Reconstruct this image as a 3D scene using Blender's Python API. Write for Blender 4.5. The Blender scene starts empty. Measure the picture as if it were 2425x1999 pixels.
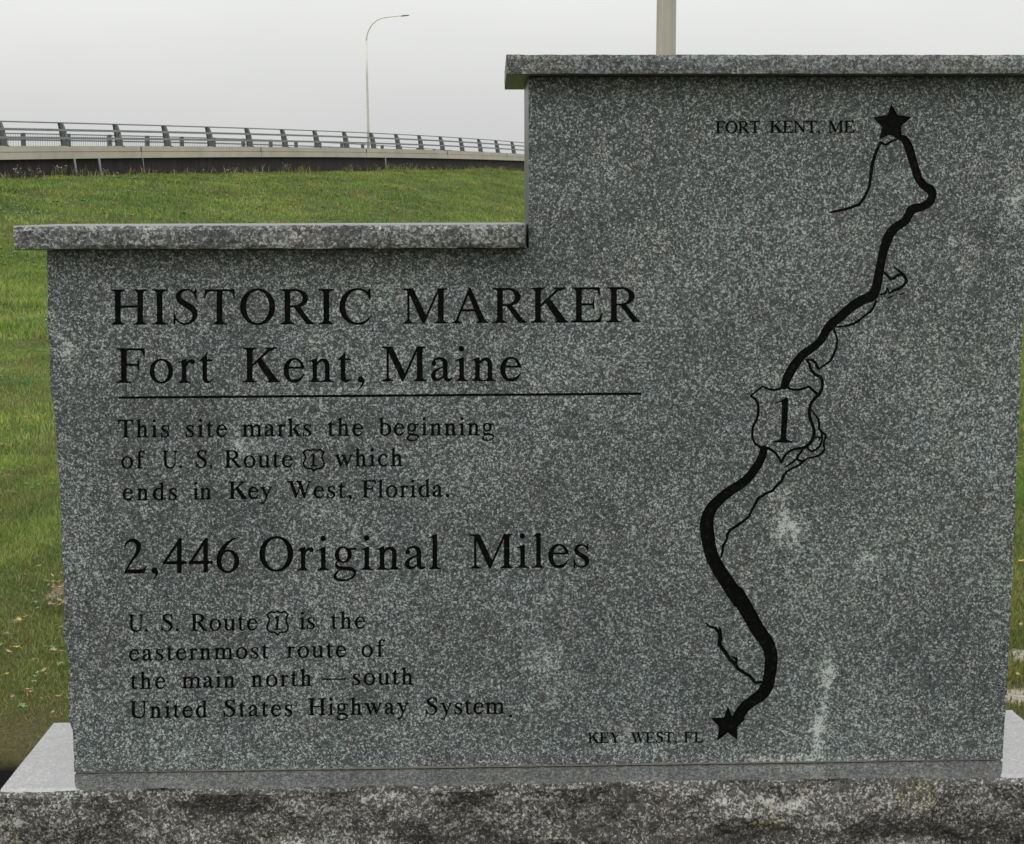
import bpy, math, random
import numpy as np
from mathutils import Vector, Matrix
from mathutils.geometry import delaunay_2d_cdt

random.seed(7); rng = np.random.default_rng(7)
scene = bpy.context.scene
COL = scene.collection

# ------------------------------------------------------------------ camera
EYE = 1.47; CAMD = 3.0
FPX = 3492.5; IW, IH = 2425.0, 1999.0
PITCH = math.radians(8.2); YAW = math.radians(1.76); ROLL = 0.003
cam_d = bpy.data.cameras.new("camera"); cam = bpy.data.objects.new("camera", cam_d); COL.objects.link(cam)
CAMLOC = Vector((0, -CAMD, EYE))
CR = Matrix.Rotation(-YAW, 3, 'Z') @ Matrix.Rotation(math.radians(90) - PITCH, 3, 'X') @ Matrix.Rotation(-ROLL, 3, 'Z')
cam.matrix_world = Matrix.Translation(CAMLOC) @ CR.to_4x4()
cam_d.sensor_width = 36; cam_d.lens = 36 * FPX / IW
cam_d.clip_start = 0.05; cam_d.clip_end = 3000
scene.camera = cam

def ray(u, v):
    return CR @ Vector(((u - IW / 2) / FPX, -(v - IH / 2) / FPX, -1.0))
def on_y(u, v, y):                       # point of the plane Y=y seen at photo position (u, v)
    d = ray(u, v); return CAMLOC + d * ((y + CAMD) / d.y)
def on_z(u, v, z):
    d = ray(u, v); return CAMLOC + d * ((z - EYE) / d.z)

# ------------------------------------------------------------------ sky, sun, exposure
world = bpy.data.worlds.new("World"); scene.world = world; world.use_nodes = True
wn, wl = world.node_tree.nodes, world.node_tree.links
wn.clear()
wo = wn.new('ShaderNodeOutputWorld')
sky = wn.new('ShaderNodeTexSky'); sky.sky_type = 'NISHITA'; sky.sun_disc = False
SUN_EL, SUN_AZ = math.radians(58), math.radians(200)
sky.sun_elevation = SUN_EL; sky.sun_rotation = SUN_AZ
b1 = wn.new('ShaderNodeBackground'); b1.inputs[1].default_value = 0.08; wl.new(sky.outputs[0], b1.inputs[0])
tc = wn.new('ShaderNodeTexCoord'); sx = wn.new('ShaderNodeSeparateXYZ'); wl.new(tc.outputs['Generated'], sx.inputs[0])
nz = wn.new('ShaderNodeTexNoise'); nz.inputs['Scale'].default_value = 2.2; nz.inputs['Detail'].default_value = 3
mp = wn.new('ShaderNodeMapping'); mp.inputs['Scale'].default_value = (1, 1, 3.5); wl.new(tc.outputs['Generated'], mp.inputs[0]); wl.new(mp.outputs[0], nz.inputs['Vector'])
ma = wn.new('ShaderNodeMath'); ma.operation = 'MULTIPLY_ADD'; wl.new(nz.outputs['Fac'], ma.inputs[0]); ma.inputs[1].default_value = 0.11
wl.new(sx.outputs['Z'], ma.inputs[2])
ramp = wn.new('ShaderNodeValToRGB'); wl.new(ma.outputs[0], ramp.inputs[0])
e = ramp.color_ramp.elements
e[0].position = 0.05; e[0].color = (0.575, 0.575, 0.59, 1)
e[1].position = 0.20; e[1].color = (0.90, 0.90, 0.865, 1)
k = e.new(0.12); k.color = (0.71, 0.71, 0.70, 1)
k = e.new(0.6); k.color = (0.98, 0.99, 1.0, 1)
k = e.new(1.0); k.color = (1.0, 1.0, 1.02, 1)
b2 = wn.new('ShaderNodeBackground'); wl.new(ramp.outputs[0], b2.inputs[0])
zr = wn.new('ShaderNodeMapRange'); wl.new(sx.outputs['Z'], zr.inputs[0]); zr.inputs[1].default_value = 0.16; zr.inputs[2].default_value = 0.95; zr.inputs[3].default_value = 1.0; zr.inputs[4].default_value = 1.65
wl.new(zr.outputs[0], b2.inputs[1])
mx = wn.new('ShaderNodeMixShader'); mx.inputs[0].default_value = 0.92
wl.new(b1.outputs[0], mx.inputs[1]); wl.new(b2.outputs[0], mx.inputs[2]); wl.new(mx.outputs[0], wo.inputs[0])
sd = bpy.data.lights.new("sun", 'SUN'); sd.energy = 0.7; sd.angle = math.radians(50); sd.color = (1, 0.98, 0.95)
sun = bpy.data.objects.new("sun", sd); COL.objects.link(sun)
sdir = Vector((math.sin(SUN_AZ) * math.cos(SUN_EL), math.cos(SUN_AZ) * math.cos(SUN_EL), math.sin(SUN_EL)))
sun.rotation_euler = sdir.to_track_quat('Z', 'Y').to_euler()
vs = scene.view_settings
vs.view_transform = 'Standard'; vs.look = 'None'; vs.exposure = 0.0; vs.gamma = 1.0; vs.use_curve_mapping = False

# ------------------------------------------------------------------ helpers
def tag(o, label=None, cat=None, group=None, kind=None):
    if label: o['label'] = label
    if cat: o['category'] = cat
    if group: o['group'] = group
    if kind: o['kind'] = kind
    return o
WL = {}
def empty(name, loc, label, cat, group=None):
    o = bpy.data.objects.new(name, None); COL.objects.link(o); o.location = loc; o.empty_display_size = 0.1
    WL[o.name] = Vector(loc); return tag(o, label, cat, group)
def mesh_obj(name, verts, faces, mat, parent=None, smooth=False, origin=None):
    """verts in world coordinates"""
    org = WL[parent.name] if parent is not None else Vector(origin or (0, 0, 0))
    me = bpy.data.meshes.new(name)
    me.from_pydata([(v[0] - org.x, v[1] - org.y, v[2] - org.z) for v in verts], [], faces)
    if smooth: me.polygons.foreach_set('use_smooth', [True] * len(me.polygons))
    me.materials.append(mat); me.update()
    o = bpy.data.objects.new(name, me); COL.objects.link(o)
    if parent is not None: o.parent = parent
    else: o.location = org
    WL[o.name] = org.copy()
    return o
class MB:
    def __init__(s): s.v = []; s.f = []
    def add(s, v, f):
        n = len(s.v); s.v += [tuple(p) for p in v]; s.f += [tuple(i + n for i in q) for q in f]
    def box(s, c, ex, ey, ez):           # centre and three half-axis vectors
        c, ex, ey, ez = map(Vector, (c, ex, ey, ez))
        v = [c + a * ex + b * ey + d * ez for d in (-1, 1) for b in (-1, 1) for a in (-1, 1)]
        s.add(v, [(0, 2, 3, 1), (4, 5, 7, 6), (0, 1, 5, 4), (2, 6, 7, 3), (0, 4, 6, 2), (1, 3, 7, 5)])
    def tube(s, pts, rad, n=10, caps=True):
        pts = [Vector(p) for p in pts]; rad = rad if isinstance(rad, (list, tuple)) else [rad] * len(pts)
        rings = []; up0 = None
        for i, p in enumerate(pts):
            t = (pts[min(i + 1, len(pts) - 1)] - pts[max(i - 1, 0)]).normalized()
            a = up0 if up0 is not None else (Vector((0, 0, 1)) if abs(t.z) < 0.9 else Vector((1, 0, 0)))
            b = t.cross(a).normalized(); a = b.cross(t).normalized(); up0 = a
            rings.append([p + (a * math.cos(2 * math.pi * j / n) + b * math.sin(2 * math.pi * j / n)) * rad[i] for j in range(n)])
        v = [q for r in rings for q in r]
        f = [(i * n + j, (i + 1) * n + j, (i + 1) * n + (j + 1) % n, i * n + (j + 1) % n) for i in range(len(pts) - 1) for j in range(n)]
        if caps: f += [tuple(range(n)), tuple((len(pts) - 1) * n + j for j in reversed(range(n)))]
        s.add(v, f)
    def beam(s, a, b, side, hw, hz):     # bar from a to b: side = half-width direction, z = height
        a, b, side = Vector(a), Vector(b), Vector(side).normalized() * hw
        z = Vector((0, 0, hz))
        v = [p + i * side + k * z for p in (a, b) for i, k in ((-1, -1), (1, -1), (1, 1), (-1, 1))]
        s.add(v, [(0, 3, 2, 1), (4, 5, 6, 7), (0, 1, 5, 4), (1, 2, 6, 5), (2, 3, 7, 6), (3, 0, 4, 7)])
    def build(s, name, mat, parent=None, smooth=False, origin=None):
        return mesh_obj(name, s.v, s.f, mat, parent, smooth, origin)

# value noise for geometry
_G = rng.random((64, 64, 64)) * 2 - 1
def vn(p):
    p = np.asarray(p, float); i = np.floor(p).astype(int); f = p - i; f = f * f * (3 - 2 * f); r = 0
    for a in (0, 1):
        for b in (0, 1):
            for c in (0, 1):
                w = (f[..., 0] if a else 1 - f[..., 0]) * (f[..., 1] if b else 1 - f[..., 1]) * (f[..., 2] if c else 1 - f[..., 2])
                r = r + w * _G[(i[..., 0] + a) % 64, (i[..., 1] + b) % 64, (i[..., 2] + c) % 64]
    return r
def fbm(p, oct=4):
    p = np.asarray(p, float); r = 0; a = 1
    for k in range(oct): r = r + a * vn(p + 17.3 * k); p = p * 2.03; a *= 0.5
    return r

# ------------------------------------------------------------------ materials
class NT:
    def __init__(s, name):
        s.m = bpy.data.materials.new(name); s.m.use_nodes = True; s.t = s.m.node_tree
        s.n, s.l = s.t.nodes, s.t.links
        s.b = s.n['Principled BSDF']; s.out = s.n['Material Output']
    def new(s, t, **kw):
        n = s.n.new(t)
        for k, v in kw.items(): setattr(n, k, v)
        return n
    def link(s, a, b): s.l.new(a, b)
    def coords(s, kind='Object'): return s.new('ShaderNodeTexCoord').outputs[kind]
    def noise(s, vec, scale, detail=2, rough=0.5, out='Fac'):
        n = s.new('ShaderNodeTexNoise'); s.link(vec, n.inputs['Vector'])
        n.inputs['Scale'].default_value = scale; n.inputs['Detail'].default_value = detail; n.inputs['Roughness'].default_value = rough
        return n.outputs[out]
    def voro(s, vec, scale, out='Color', feature='F1'):
        n = s.new('ShaderNodeTexVoronoi', feature=feature); s.link(vec, n.inputs['Vector']); n.inputs['Scale'].default_value = scale
        return n.outputs[out]
    def math(s, op, a, b=None, c=None, clamp=False):
        n = s.new('ShaderNodeMath', operation=op); n.use_clamp = clamp
        for i, x in enumerate((a, b, c)):
            if x is None: continue
            if isinstance(x, (int, float)): n.inputs[i].default_value = x
            else: s.link(x, n.inputs[i])
        return n.outputs[0]
    def rng(s, v, a, b, c=0.0, d=1.0):
        n = s.new('ShaderNodeMapRange'); s.link(v, n.inputs[0])
        for i, x in enumerate((a, b, c, d)): n.inputs[i + 1].default_value = x
        return n.outputs[0]
    def mix(s, fac, a, b, blend='MIX'):
        n = s.new('ShaderNodeMix', data_type='RGBA', blend_type=blend)
        for i, x in ((0, fac), (6, a), (7, b)):
            if isinstance(x, (int, float)): n.inputs[i].default_value = x
            elif isinstance(x, tuple): n.inputs[i].default_value = x if len(x) == 4 else (*x, 1)
            else: s.link(x, n.inputs[i])
        return n.outputs[2]
    def mapping(s, vec, loc=(0, 0, 0), scale=(1, 1, 1), rot=(0, 0, 0)):
        n = s.new('ShaderNodeMapping'); s.link(vec, n.inputs[0])
        n.inputs['Location'].default_value = loc; n.inputs['Scale'].default_value = scale; n.inputs['Rotation'].default_value = rot
        return n.outputs[0]
    def bump(s, h, strength, dist):
        n = s.new('ShaderNodeBump'); s.link(h, n.inputs['Height']); n.inputs['Strength'].default_value = strength
        n.inputs['Distance'].default_value = dist; s.link(n.outputs[0], s.b.inputs['Normal'])
    def color(s, c):
        if isinstance(c, tuple): s.b.inputs['Base Color'].default_value = (*c, 1)
        else: s.link(c, s.b.inputs['Base Color'])
    def rough(s, r, ior=1.5):
        s.b.inputs['Roughness'].default_value = r; s.b.inputs['IOR'].default_value = ior

def granite(name, dark, mid, light, cell, bias, rough, ior=1.5, bumpd=0.0015, stains=(), patch=0.5, tint=0.5, warm=0.0, bigz=1.0):
    m = NT(name); co = m.coords()
    dn = m.noise(co, 1 / cell * 0.9, 2, 0.6, 'Color')
    sub = m.new('ShaderNodeVectorMath', operation='SUBTRACT'); m.link(dn, sub.inputs[0]); sub.inputs[1].default_value = (.5, .5, .5)
    sc = m.new('ShaderNodeVectorMath', operation='SCALE'); m.link(sub.outputs[0], sc.inputs[0]); sc.inputs['Scale'].default_value = cell * 2.8
    ad = m.new('ShaderNodeVectorMath', operation='ADD'); m.link(co, ad.inputs[0]); m.link(sc.outputs[0], ad.inputs[1])
    dv = ad.outputs[0]
    v1 = m.new('ShaderNodeSeparateColor'); m.link(m.voro(dv, 1 / cell), v1.inputs[0])
    v2 = m.new('ShaderNodeSeparateColor'); m.link(m.voro(dv, 2.1 / cell), v2.inputs[0])
    fine = m.noise(co, 1.1 / cell, 3, 0.65)
    big = m.noise(m.mapping(co, scale=(1, 1, bigz)), 5.0, 4, 0.6)                       # where light feldspar crowds
    val = m.math('MULTIPLY_ADD', v1.outputs[0], 0.46, m.math('MULTIPLY', v2.outputs[1], 0.28))
    val = m.math('ADD', val, m.rng(fine, 0.3, 0.7, 0, 0.38))
    val = m.math('ADD', val, m.rng(big, 0.35, 0.68, -0.13 * patch, 0.16 * patch))
    st = None
    for (cx, cz, rx, rz, amt) in stains:
        mp_ = m.mapping(co, loc=(-cx / rx, 0, -cz / rz), scale=(1 / rx, 0, 1 / rz))
        ln = m.new('ShaderNodeVectorMath', operation='LENGTH'); m.link(mp_, ln.inputs[0])
        g = m.rng(ln.outputs['Value'], 0.15, 1.0, amt, 0.0)
        st = g if st is None else m.math('MAXIMUM', st, g)
    if st is not None:
        st = m.math('MULTIPLY', st, m.rng(m.noise(co, 34, 5, 0.75), 0.38, 0.60, 0.0, 1.1))
        val = m.math('ADD', val, m.math('MULTIPLY', st, 0.52))
    val = m.math('ADD', val, bias)
    r = m.new('ShaderNodeValToRGB'); m.link(val, r.inputs[0]); el = r.color_ramp.elements
    el[0].position = 0.26; el[0].color = (*[c * 0.55 for c in dark], 1)
    el[1].position = 0.95; el[1].color = (*light, 1)
    for p, c in ((0.38, dark), (0.56, mid), (0.67, tuple(x * 1.25 for x in mid)), (0.76, tuple(x * 0.78 for x in light))):
        q = el.new(p); q.color = (*c, 1)
    c = r.outputs[0]
    t1 = m.noise(co, 17, 2, 0.5)
    c = m.mix(m.rng(t1, 0.52, 0.70, 0, tint), c, m.mix(1.0, c, (1.14, 0.94, 0.98), 'MULTIPLY'))
    t2 = m.noise(m.mapping(co, loc=(5, 3, 9)), 14, 2, 0.5)
    c = m.mix(m.rng(t2, 0.54, 0.72, 0, tint), c, m.mix(1.0, c, (0.93, 0.97, 1.10), 'MULTIPLY'))
    t3 = m.noise(m.mapping(co, loc=(1, 7, 2)), 2.1, 5, 0.65)    # broad weathering
    c = m.mix(m.rng(t3, 0.32, 0.66, 0, 1), m.mix(1.0, c, (0.92, 0.92, 0.93), 'MULTIPLY'), m.mix(1.0, c, (1.07, 1.07, 1.05), 'MULTIPLY'))
    if warm:
        t4 = m.noise(m.mapping(co, loc=(3, 1, 5)), 6.5, 4, 0.6)
        c = m.mix(m.rng(t4, 0.58, 0.70, 0, warm), c, m.mix(1.0, c, (1.18, 1.14, 0.78), 'MULTIPLY'))
    if st is not None: c = m.mix(m.math('MULTIPLY', st, 0.12), c, (0.36, 0.37, 0.33))
    m.color(c); m.rough(rough, ior)
    hh = m.math('ADD', m.math('MULTIPLY', val, 0.5), m.noise(co, 2.6 / cell, 3, 0.7))
    m.bump(hh, 0.6, bumpd)
    return m.m

def plain(name, c, rough, metallic=0.0, var=0.12, scale=8, bump=0.0):
    m = NT(name); co = m.coords()
    n = m.noise(co, scale, 5, 0.65)
    m.color(m.mix(m.rng(n, 0.3, 0.7), tuple(x * (1 - var) for x in c), tuple(x * (1 + var) for x in c)))
    m.rough(rough); m.b.inputs['Metallic'].default_value = metallic
    if bump: m.bump(m.noise(co, scale * 6, 3), 0.5, bump)
    return m.m

MARK0 = Vector((0, 0.1, 0))
def fl(u, v, y=0.0):
    p = on_y(u, v, y) - MARK0; return p.x, p.z
STAINS = []
for (u, v, ru, rv, a) in [(1868, 1252, 50, 62, .85), (1940, 1700, 30, 150, 0.75), (1960, 1590, 30, 70, 0.7), (2270, 620, 60, 130, 0.35), (2060, 1330, 45, 60, .35),
                          (2150, 430, 60, 60, .2), (160, 830, 40, 50, .5), (1290, 1560, 70, 60, .35), (1510, 1490, 40, 55, .35), (900, 930, 200, 22, .3), (570, 1060, 40, 36, .4),
                          (1850, 1180, 50, 60, .45), (2420, 470, 60, 90, .4), (2310, 160, 40, 50, .4), (1880, 1800, 300, 20, .5), (1000, 690, 200, 40, .15)]:
    x, z = fl(u, v); STAINS.append((x, z, ru / 1164, rv / 1164, a))
G_FACE = granite('frosted_granite', (0.043, 0.050, 0.0465), (0.092, 0.106, 0.100), (0.56, 0.61, 0.58), 0.0037, -0.020, 0.6, bumpd=0.0012, stains=STAINS, patch=0.30, tint=0.40)
G_CAP = granite('pitched_capstone_granite', (0.055, 0.058, 0.056), (0.115, 0.122, 0.118), (0.48, 0.49, 0.465), 0.0060, 0.0, 0.6, bumpd=0.003, patch=0.8, tint=0.5, warm=0.4)
G_CAPH = granite('upper_capstone_granite', (0.060, 0.067, 0.064), (0.130, 0.143, 0.138), (0.42, 0.44, 0.42), 0.0046, 0.01, 0.6, bumpd=0.002, patch=0.4, tint=0.5, warm=0.5)
G_SIDE = granite('polished_granite_side', (0.06, 0.065, 0.065), (0.10, 0.105, 0.10), (0.17, 0.175, 0.17), 0.0055, 0.0, 0.36, ior=1.6, bumpd=0.0003, patch=0.5, tint=0.2)
G_BASE = granite('pitched_base_granite', (0.050, 0.047, 0.041), (0.105, 0.100, 0.088), (0.56, 0.56, 0.51), 0.0052, -0.025, 0.65, bumpd=0.004, patch=0.8, tint=0.25, warm=0.7, bigz=3.0,
                 stains=[(fl(u, v)[0], fl(u, v)[1], ru / 1164, rv / 1164, a * .6) for (u, v, ru, rv, a) in
                         [(720, 1955, 110, 30, 1.0), (280, 1950, 90, 24, .8), (390, 1925, 120, 20, .6), (1750, 1852, 130, 20, 1.2), (1840, 1865, 70, 22, 1.2), (2100, 1955, 160, 25, .7), (1640, 1960, 120, 25, .6),
                          (900, 1850, 260, 18, .5), (1290, 1850, 200, 14, .5), (1000, 1985, 150, 20, .5), (2040, 1990, 100, 20, .8)]])
G_TOP = granite('sawn_wet_granite_top', (0.09, 0.09, 0.085), (0.14, 0.14, 0.13), (0.30, 0.305, 0.29), 0.0060, -0.02, 0.09, ior=4.2, bumpd=0.00006, patch=0.5, tint=0.2, warm=0.2)

def paintm():
    m = NT('black_engraving_paint'); co = m.coords()
    n = m.noise(co, 75, 4, 0.7); n2 = m.noise(co, 260, 3, 0.7)
    w = m.math('ADD', m.rng(n, 0.55, 0.78, 0, .7), m.rng(n2, 0.56, 0.75, 0, .7))
    c = m.mix(w, (0.0022, 0.0023, 0.0022), (0.034, 0.034, 0.031))
    m.b.inputs['Specular IOR Level'].default_value = 0.10
    m.color(c); m.rough(0.5, 1.4); m.bump(n2, 0.7, 0.001); return m.m
PAINT = paintm(); EDGE = plain('black_groove_edge', (0.0018, 0.0018, 0.0018), 0.8); EDGE.node_tree.nodes['Principled BSDF'].inputs['Specular IOR Level'].default_value = 0.1
MORTAR = plain('mortar_bead', (0.14, 0.135, 0.11), 0.8, var=0.35, scale=60, bump=0.002)
JOINT = plain('dark_joint', (0.02, 0.02, 0.018), 0.9)
CONC = plain('bridge_concrete', (0.50, 0.465, 0.385), 0.85, var=0.13, scale=0.7, bump=0.004)
STEEL = plain('galvanised_steel', (0.13, 0.14, 0.135), 0.5, metallic=0.3, var=0.2, scale=1.5)
RAILM = plain('galvanised_rail', (0.24, 0.26, 0.26), 0.5, metallic=0.3, var=0.15, scale=0.8)
PIPEM = plain('drain_pipe_grey', (0.22, 0.225, 0.22), 0.5, var=0.15, scale=3)
ASPH = plain('asphalt', (0.05, 0.05, 0.052), 0.9, scale=2)
LAMPM = plain('lamp_post_hazed_grey', (0.62, 0.60, 0.54), 0.45, metallic=0.2, var=0.08)  # galvanised grey made paler, distance haze put into the colour
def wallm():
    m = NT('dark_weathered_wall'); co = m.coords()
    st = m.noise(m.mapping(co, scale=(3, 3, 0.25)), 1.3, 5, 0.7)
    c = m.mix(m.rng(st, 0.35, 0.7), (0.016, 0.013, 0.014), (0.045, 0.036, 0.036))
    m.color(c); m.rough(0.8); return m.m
WALLM = wallm()
def polem():
    m = NT('weathered_flagpole_paint'); co = m.coords()
    a = m.noise(m.mapping(co, scale=(30, 30, 0.5)), 1.0, 4, 0.6); b = m.noise(m.mapping(co, scale=(8, 8, 3.5)), 1.5, 5, 0.65)
    c = m.mix(m.rng(a, 0.3, 0.7), (0.40, 0.365, 0.31), (0.50, 0.47, 0.38))
    c = m.mix(m.rng(b, 0.5, 0.72, 0, .5), c, (0.38, 0.31, 0.25))
    m.color(c); m.rough(0.55); return m.m
POLEM = polem()

# ------------------------------------------------------------------ glyph shapes (serif capitals of height 662), built from brush strokes and polygons
GX = np.arange(-48, 984, 6.0); GY = np.arange(-252, 732, 6.0)
XX, YY = np.meshgrid(GX, GY)
def spl(pts, n=10):
    P = [np.array(p, float) for p in pts]; P = [2 * P[0] - P[1]] + P + [2 * P[-1] - P[-2]]; out = []
    for i in range(1, len(P) - 2):
        p0, p1, p2, p3 = P[i - 1:i + 3]
        for t in np.linspace(0, 1, n, endpoint=False):
            out.append(0.5 * ((2 * p1) + (-p0 + p2) * t + (2 * p0 - 5 * p1 + 4 * p2 - p3) * t * t + (-p0 + 3 * p1 - 3 * p2 + p3) * t ** 3))
    out.append(P[-2]); return np.array(out)
def brush(pts, X=None, Y=None, straight=False, n=14):
    X = XX if X is None else X; Y = YY if Y is None else Y
    q = np.array(pts, float) if straight else spl(pts, n)
    D = np.full(X.shape, 1e9)
    x0g, y0g, st = X[0, 0], Y[0, 0], X[0, 1] - X[0, 0]
    for a, b in zip(q[:-1], q[1:]):
        r = max(a[2], b[2]) / 2 + 4 * st
        i0 = max(0, int((min(a[0], b[0]) - r - x0g) / st)); i1 = min(X.shape[1], int((max(a[0], b[0]) + r - x0g) / st) + 2)
        j0 = max(0, int((min(a[1], b[1]) - r - y0g) / st)); j1 = min(X.shape[0], int((max(a[1], b[1]) + r - y0g) / st) + 2)
        if i1 <= i0 or j1 <= j0: continue
        xs, ys = X[j0:j1, i0:i1], Y[j0:j1, i0:i1]
        dx, dy = b[0] - a[0], b[1] - a[1]; L = dx * dx + dy * dy + 1e-9
        t = np.clip(((xs - a[0]) * dx + (ys - a[1]) * dy) / L, 0, 1)
        d = np.hypot(xs - a[0] - t * dx, ys - a[1] - t * dy) - (a[2] * (1 - t) + b[2] * t) / 2
        D[j0:j1, i0:i1] = np.minimum(D[j0:j1, i0:i1], d)
    return D
def poly(pts, X=None, Y=None):
    X = XX if X is None else X; Y = YY if Y is None else Y
    D = np.full(X.shape, 1e9); ins = np.zeros(X.shape, bool); n = len(pts)
    for i in range(n):
        (ax, ay), (bx, by) = pts[i], pts[(i + 1) % n]
        dx, dy = bx - ax, by - ay; L = dx * dx + dy * dy + 1e-9
        t = np.clip(((X - ax) * dx + (Y - ay) * dy) / L, 0, 1)
        D = np.minimum(D, np.hypot(X - ax - t * dx, Y - ay - t * dy))
        c = ((ay > Y) != (by > Y)) & (X < (bx - ax) * (Y - ay) / ((by - ay) if by != ay else 1e-9) + ax)
        ins ^= c
    return np.where(ins, -D, D)
def ell(cx, cy, rx, ry):
    k = np.hypot((XX - cx) / rx, (YY - cy) / ry); return (k - 1) * min(rx, ry)
def ring(cx, cy, rx, ry, ix, iy, icx=None): return np.maximum(ell(cx, cy, rx, ry), -ell(cx if icx is None else icx, cy, ix, iy))
def rect(x0, y0, x1, y1): return poly([(x0, y0), (x1, y0), (x1, y1), (x0, y1)])
def ser(c, y, w, h=52, d=1):
    return poly([(c - w, y), (c + w, y), (c + w, y + 17 * d), (c + h + (w - h) * .45, y + 27 * d), (c + h, y + 62 * d), (c - h, y + 62 * d), (c - h - (w - h) * .45, y + 27 * d), (c - w, y + 17 * d)])
def stem(c, y0=0, y1=662, w=104): return rect(c - w / 2, y0, c + w / 2, y1)
def line(x0, y0, x1, y1, w): return brush([(x0, y0, w), (x1, y1, w)], straight=True)
U = lambda *a: np.minimum.reduce(a)
def flag(c, y=450, l=118): return poly([(c - l, y - 52), (c - l, y - 66), (c - 62, y - 58), (c - 42, y - 90), (c + 42, y - 90), (c + 42, y + 8), (c + 25, y + 8)])
def lstem(c, y0=0, y1=440): return stem(c, y0, y1, 84)
def lser(c, w=112): return ser(c, 0, w, 42)
def arch(c0, c1): return U(brush([(c0 + 30, 330, 24), (c0 + 80, 392, 40), (c0 + 150, 422, 58), (c1 - 25, 392, 78), (c1, 318, 84), (c1, 50, 84)]), lser(c1, 120))
def Ebody():
    return U(stem(150), ser(150, 662, 138, d=-1), rect(100, 624, 548, 662), poly([(420, 630), (500, 605), (530, 515), (550, 515), (546, 662), (420, 662)]),
             rect(150, 324, 430, 362), poly([(425, 245), (443, 245), (443, 442), (425, 442), (412, 375), (390, 343), (412, 312)]))
def foot(): return U(rect(12, 0, 560, 38), poly([(430, 32), (520, 62), (575, 172), (597, 172), (562, 0), (430, 0)]), ser(150, 0, 138))
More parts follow.
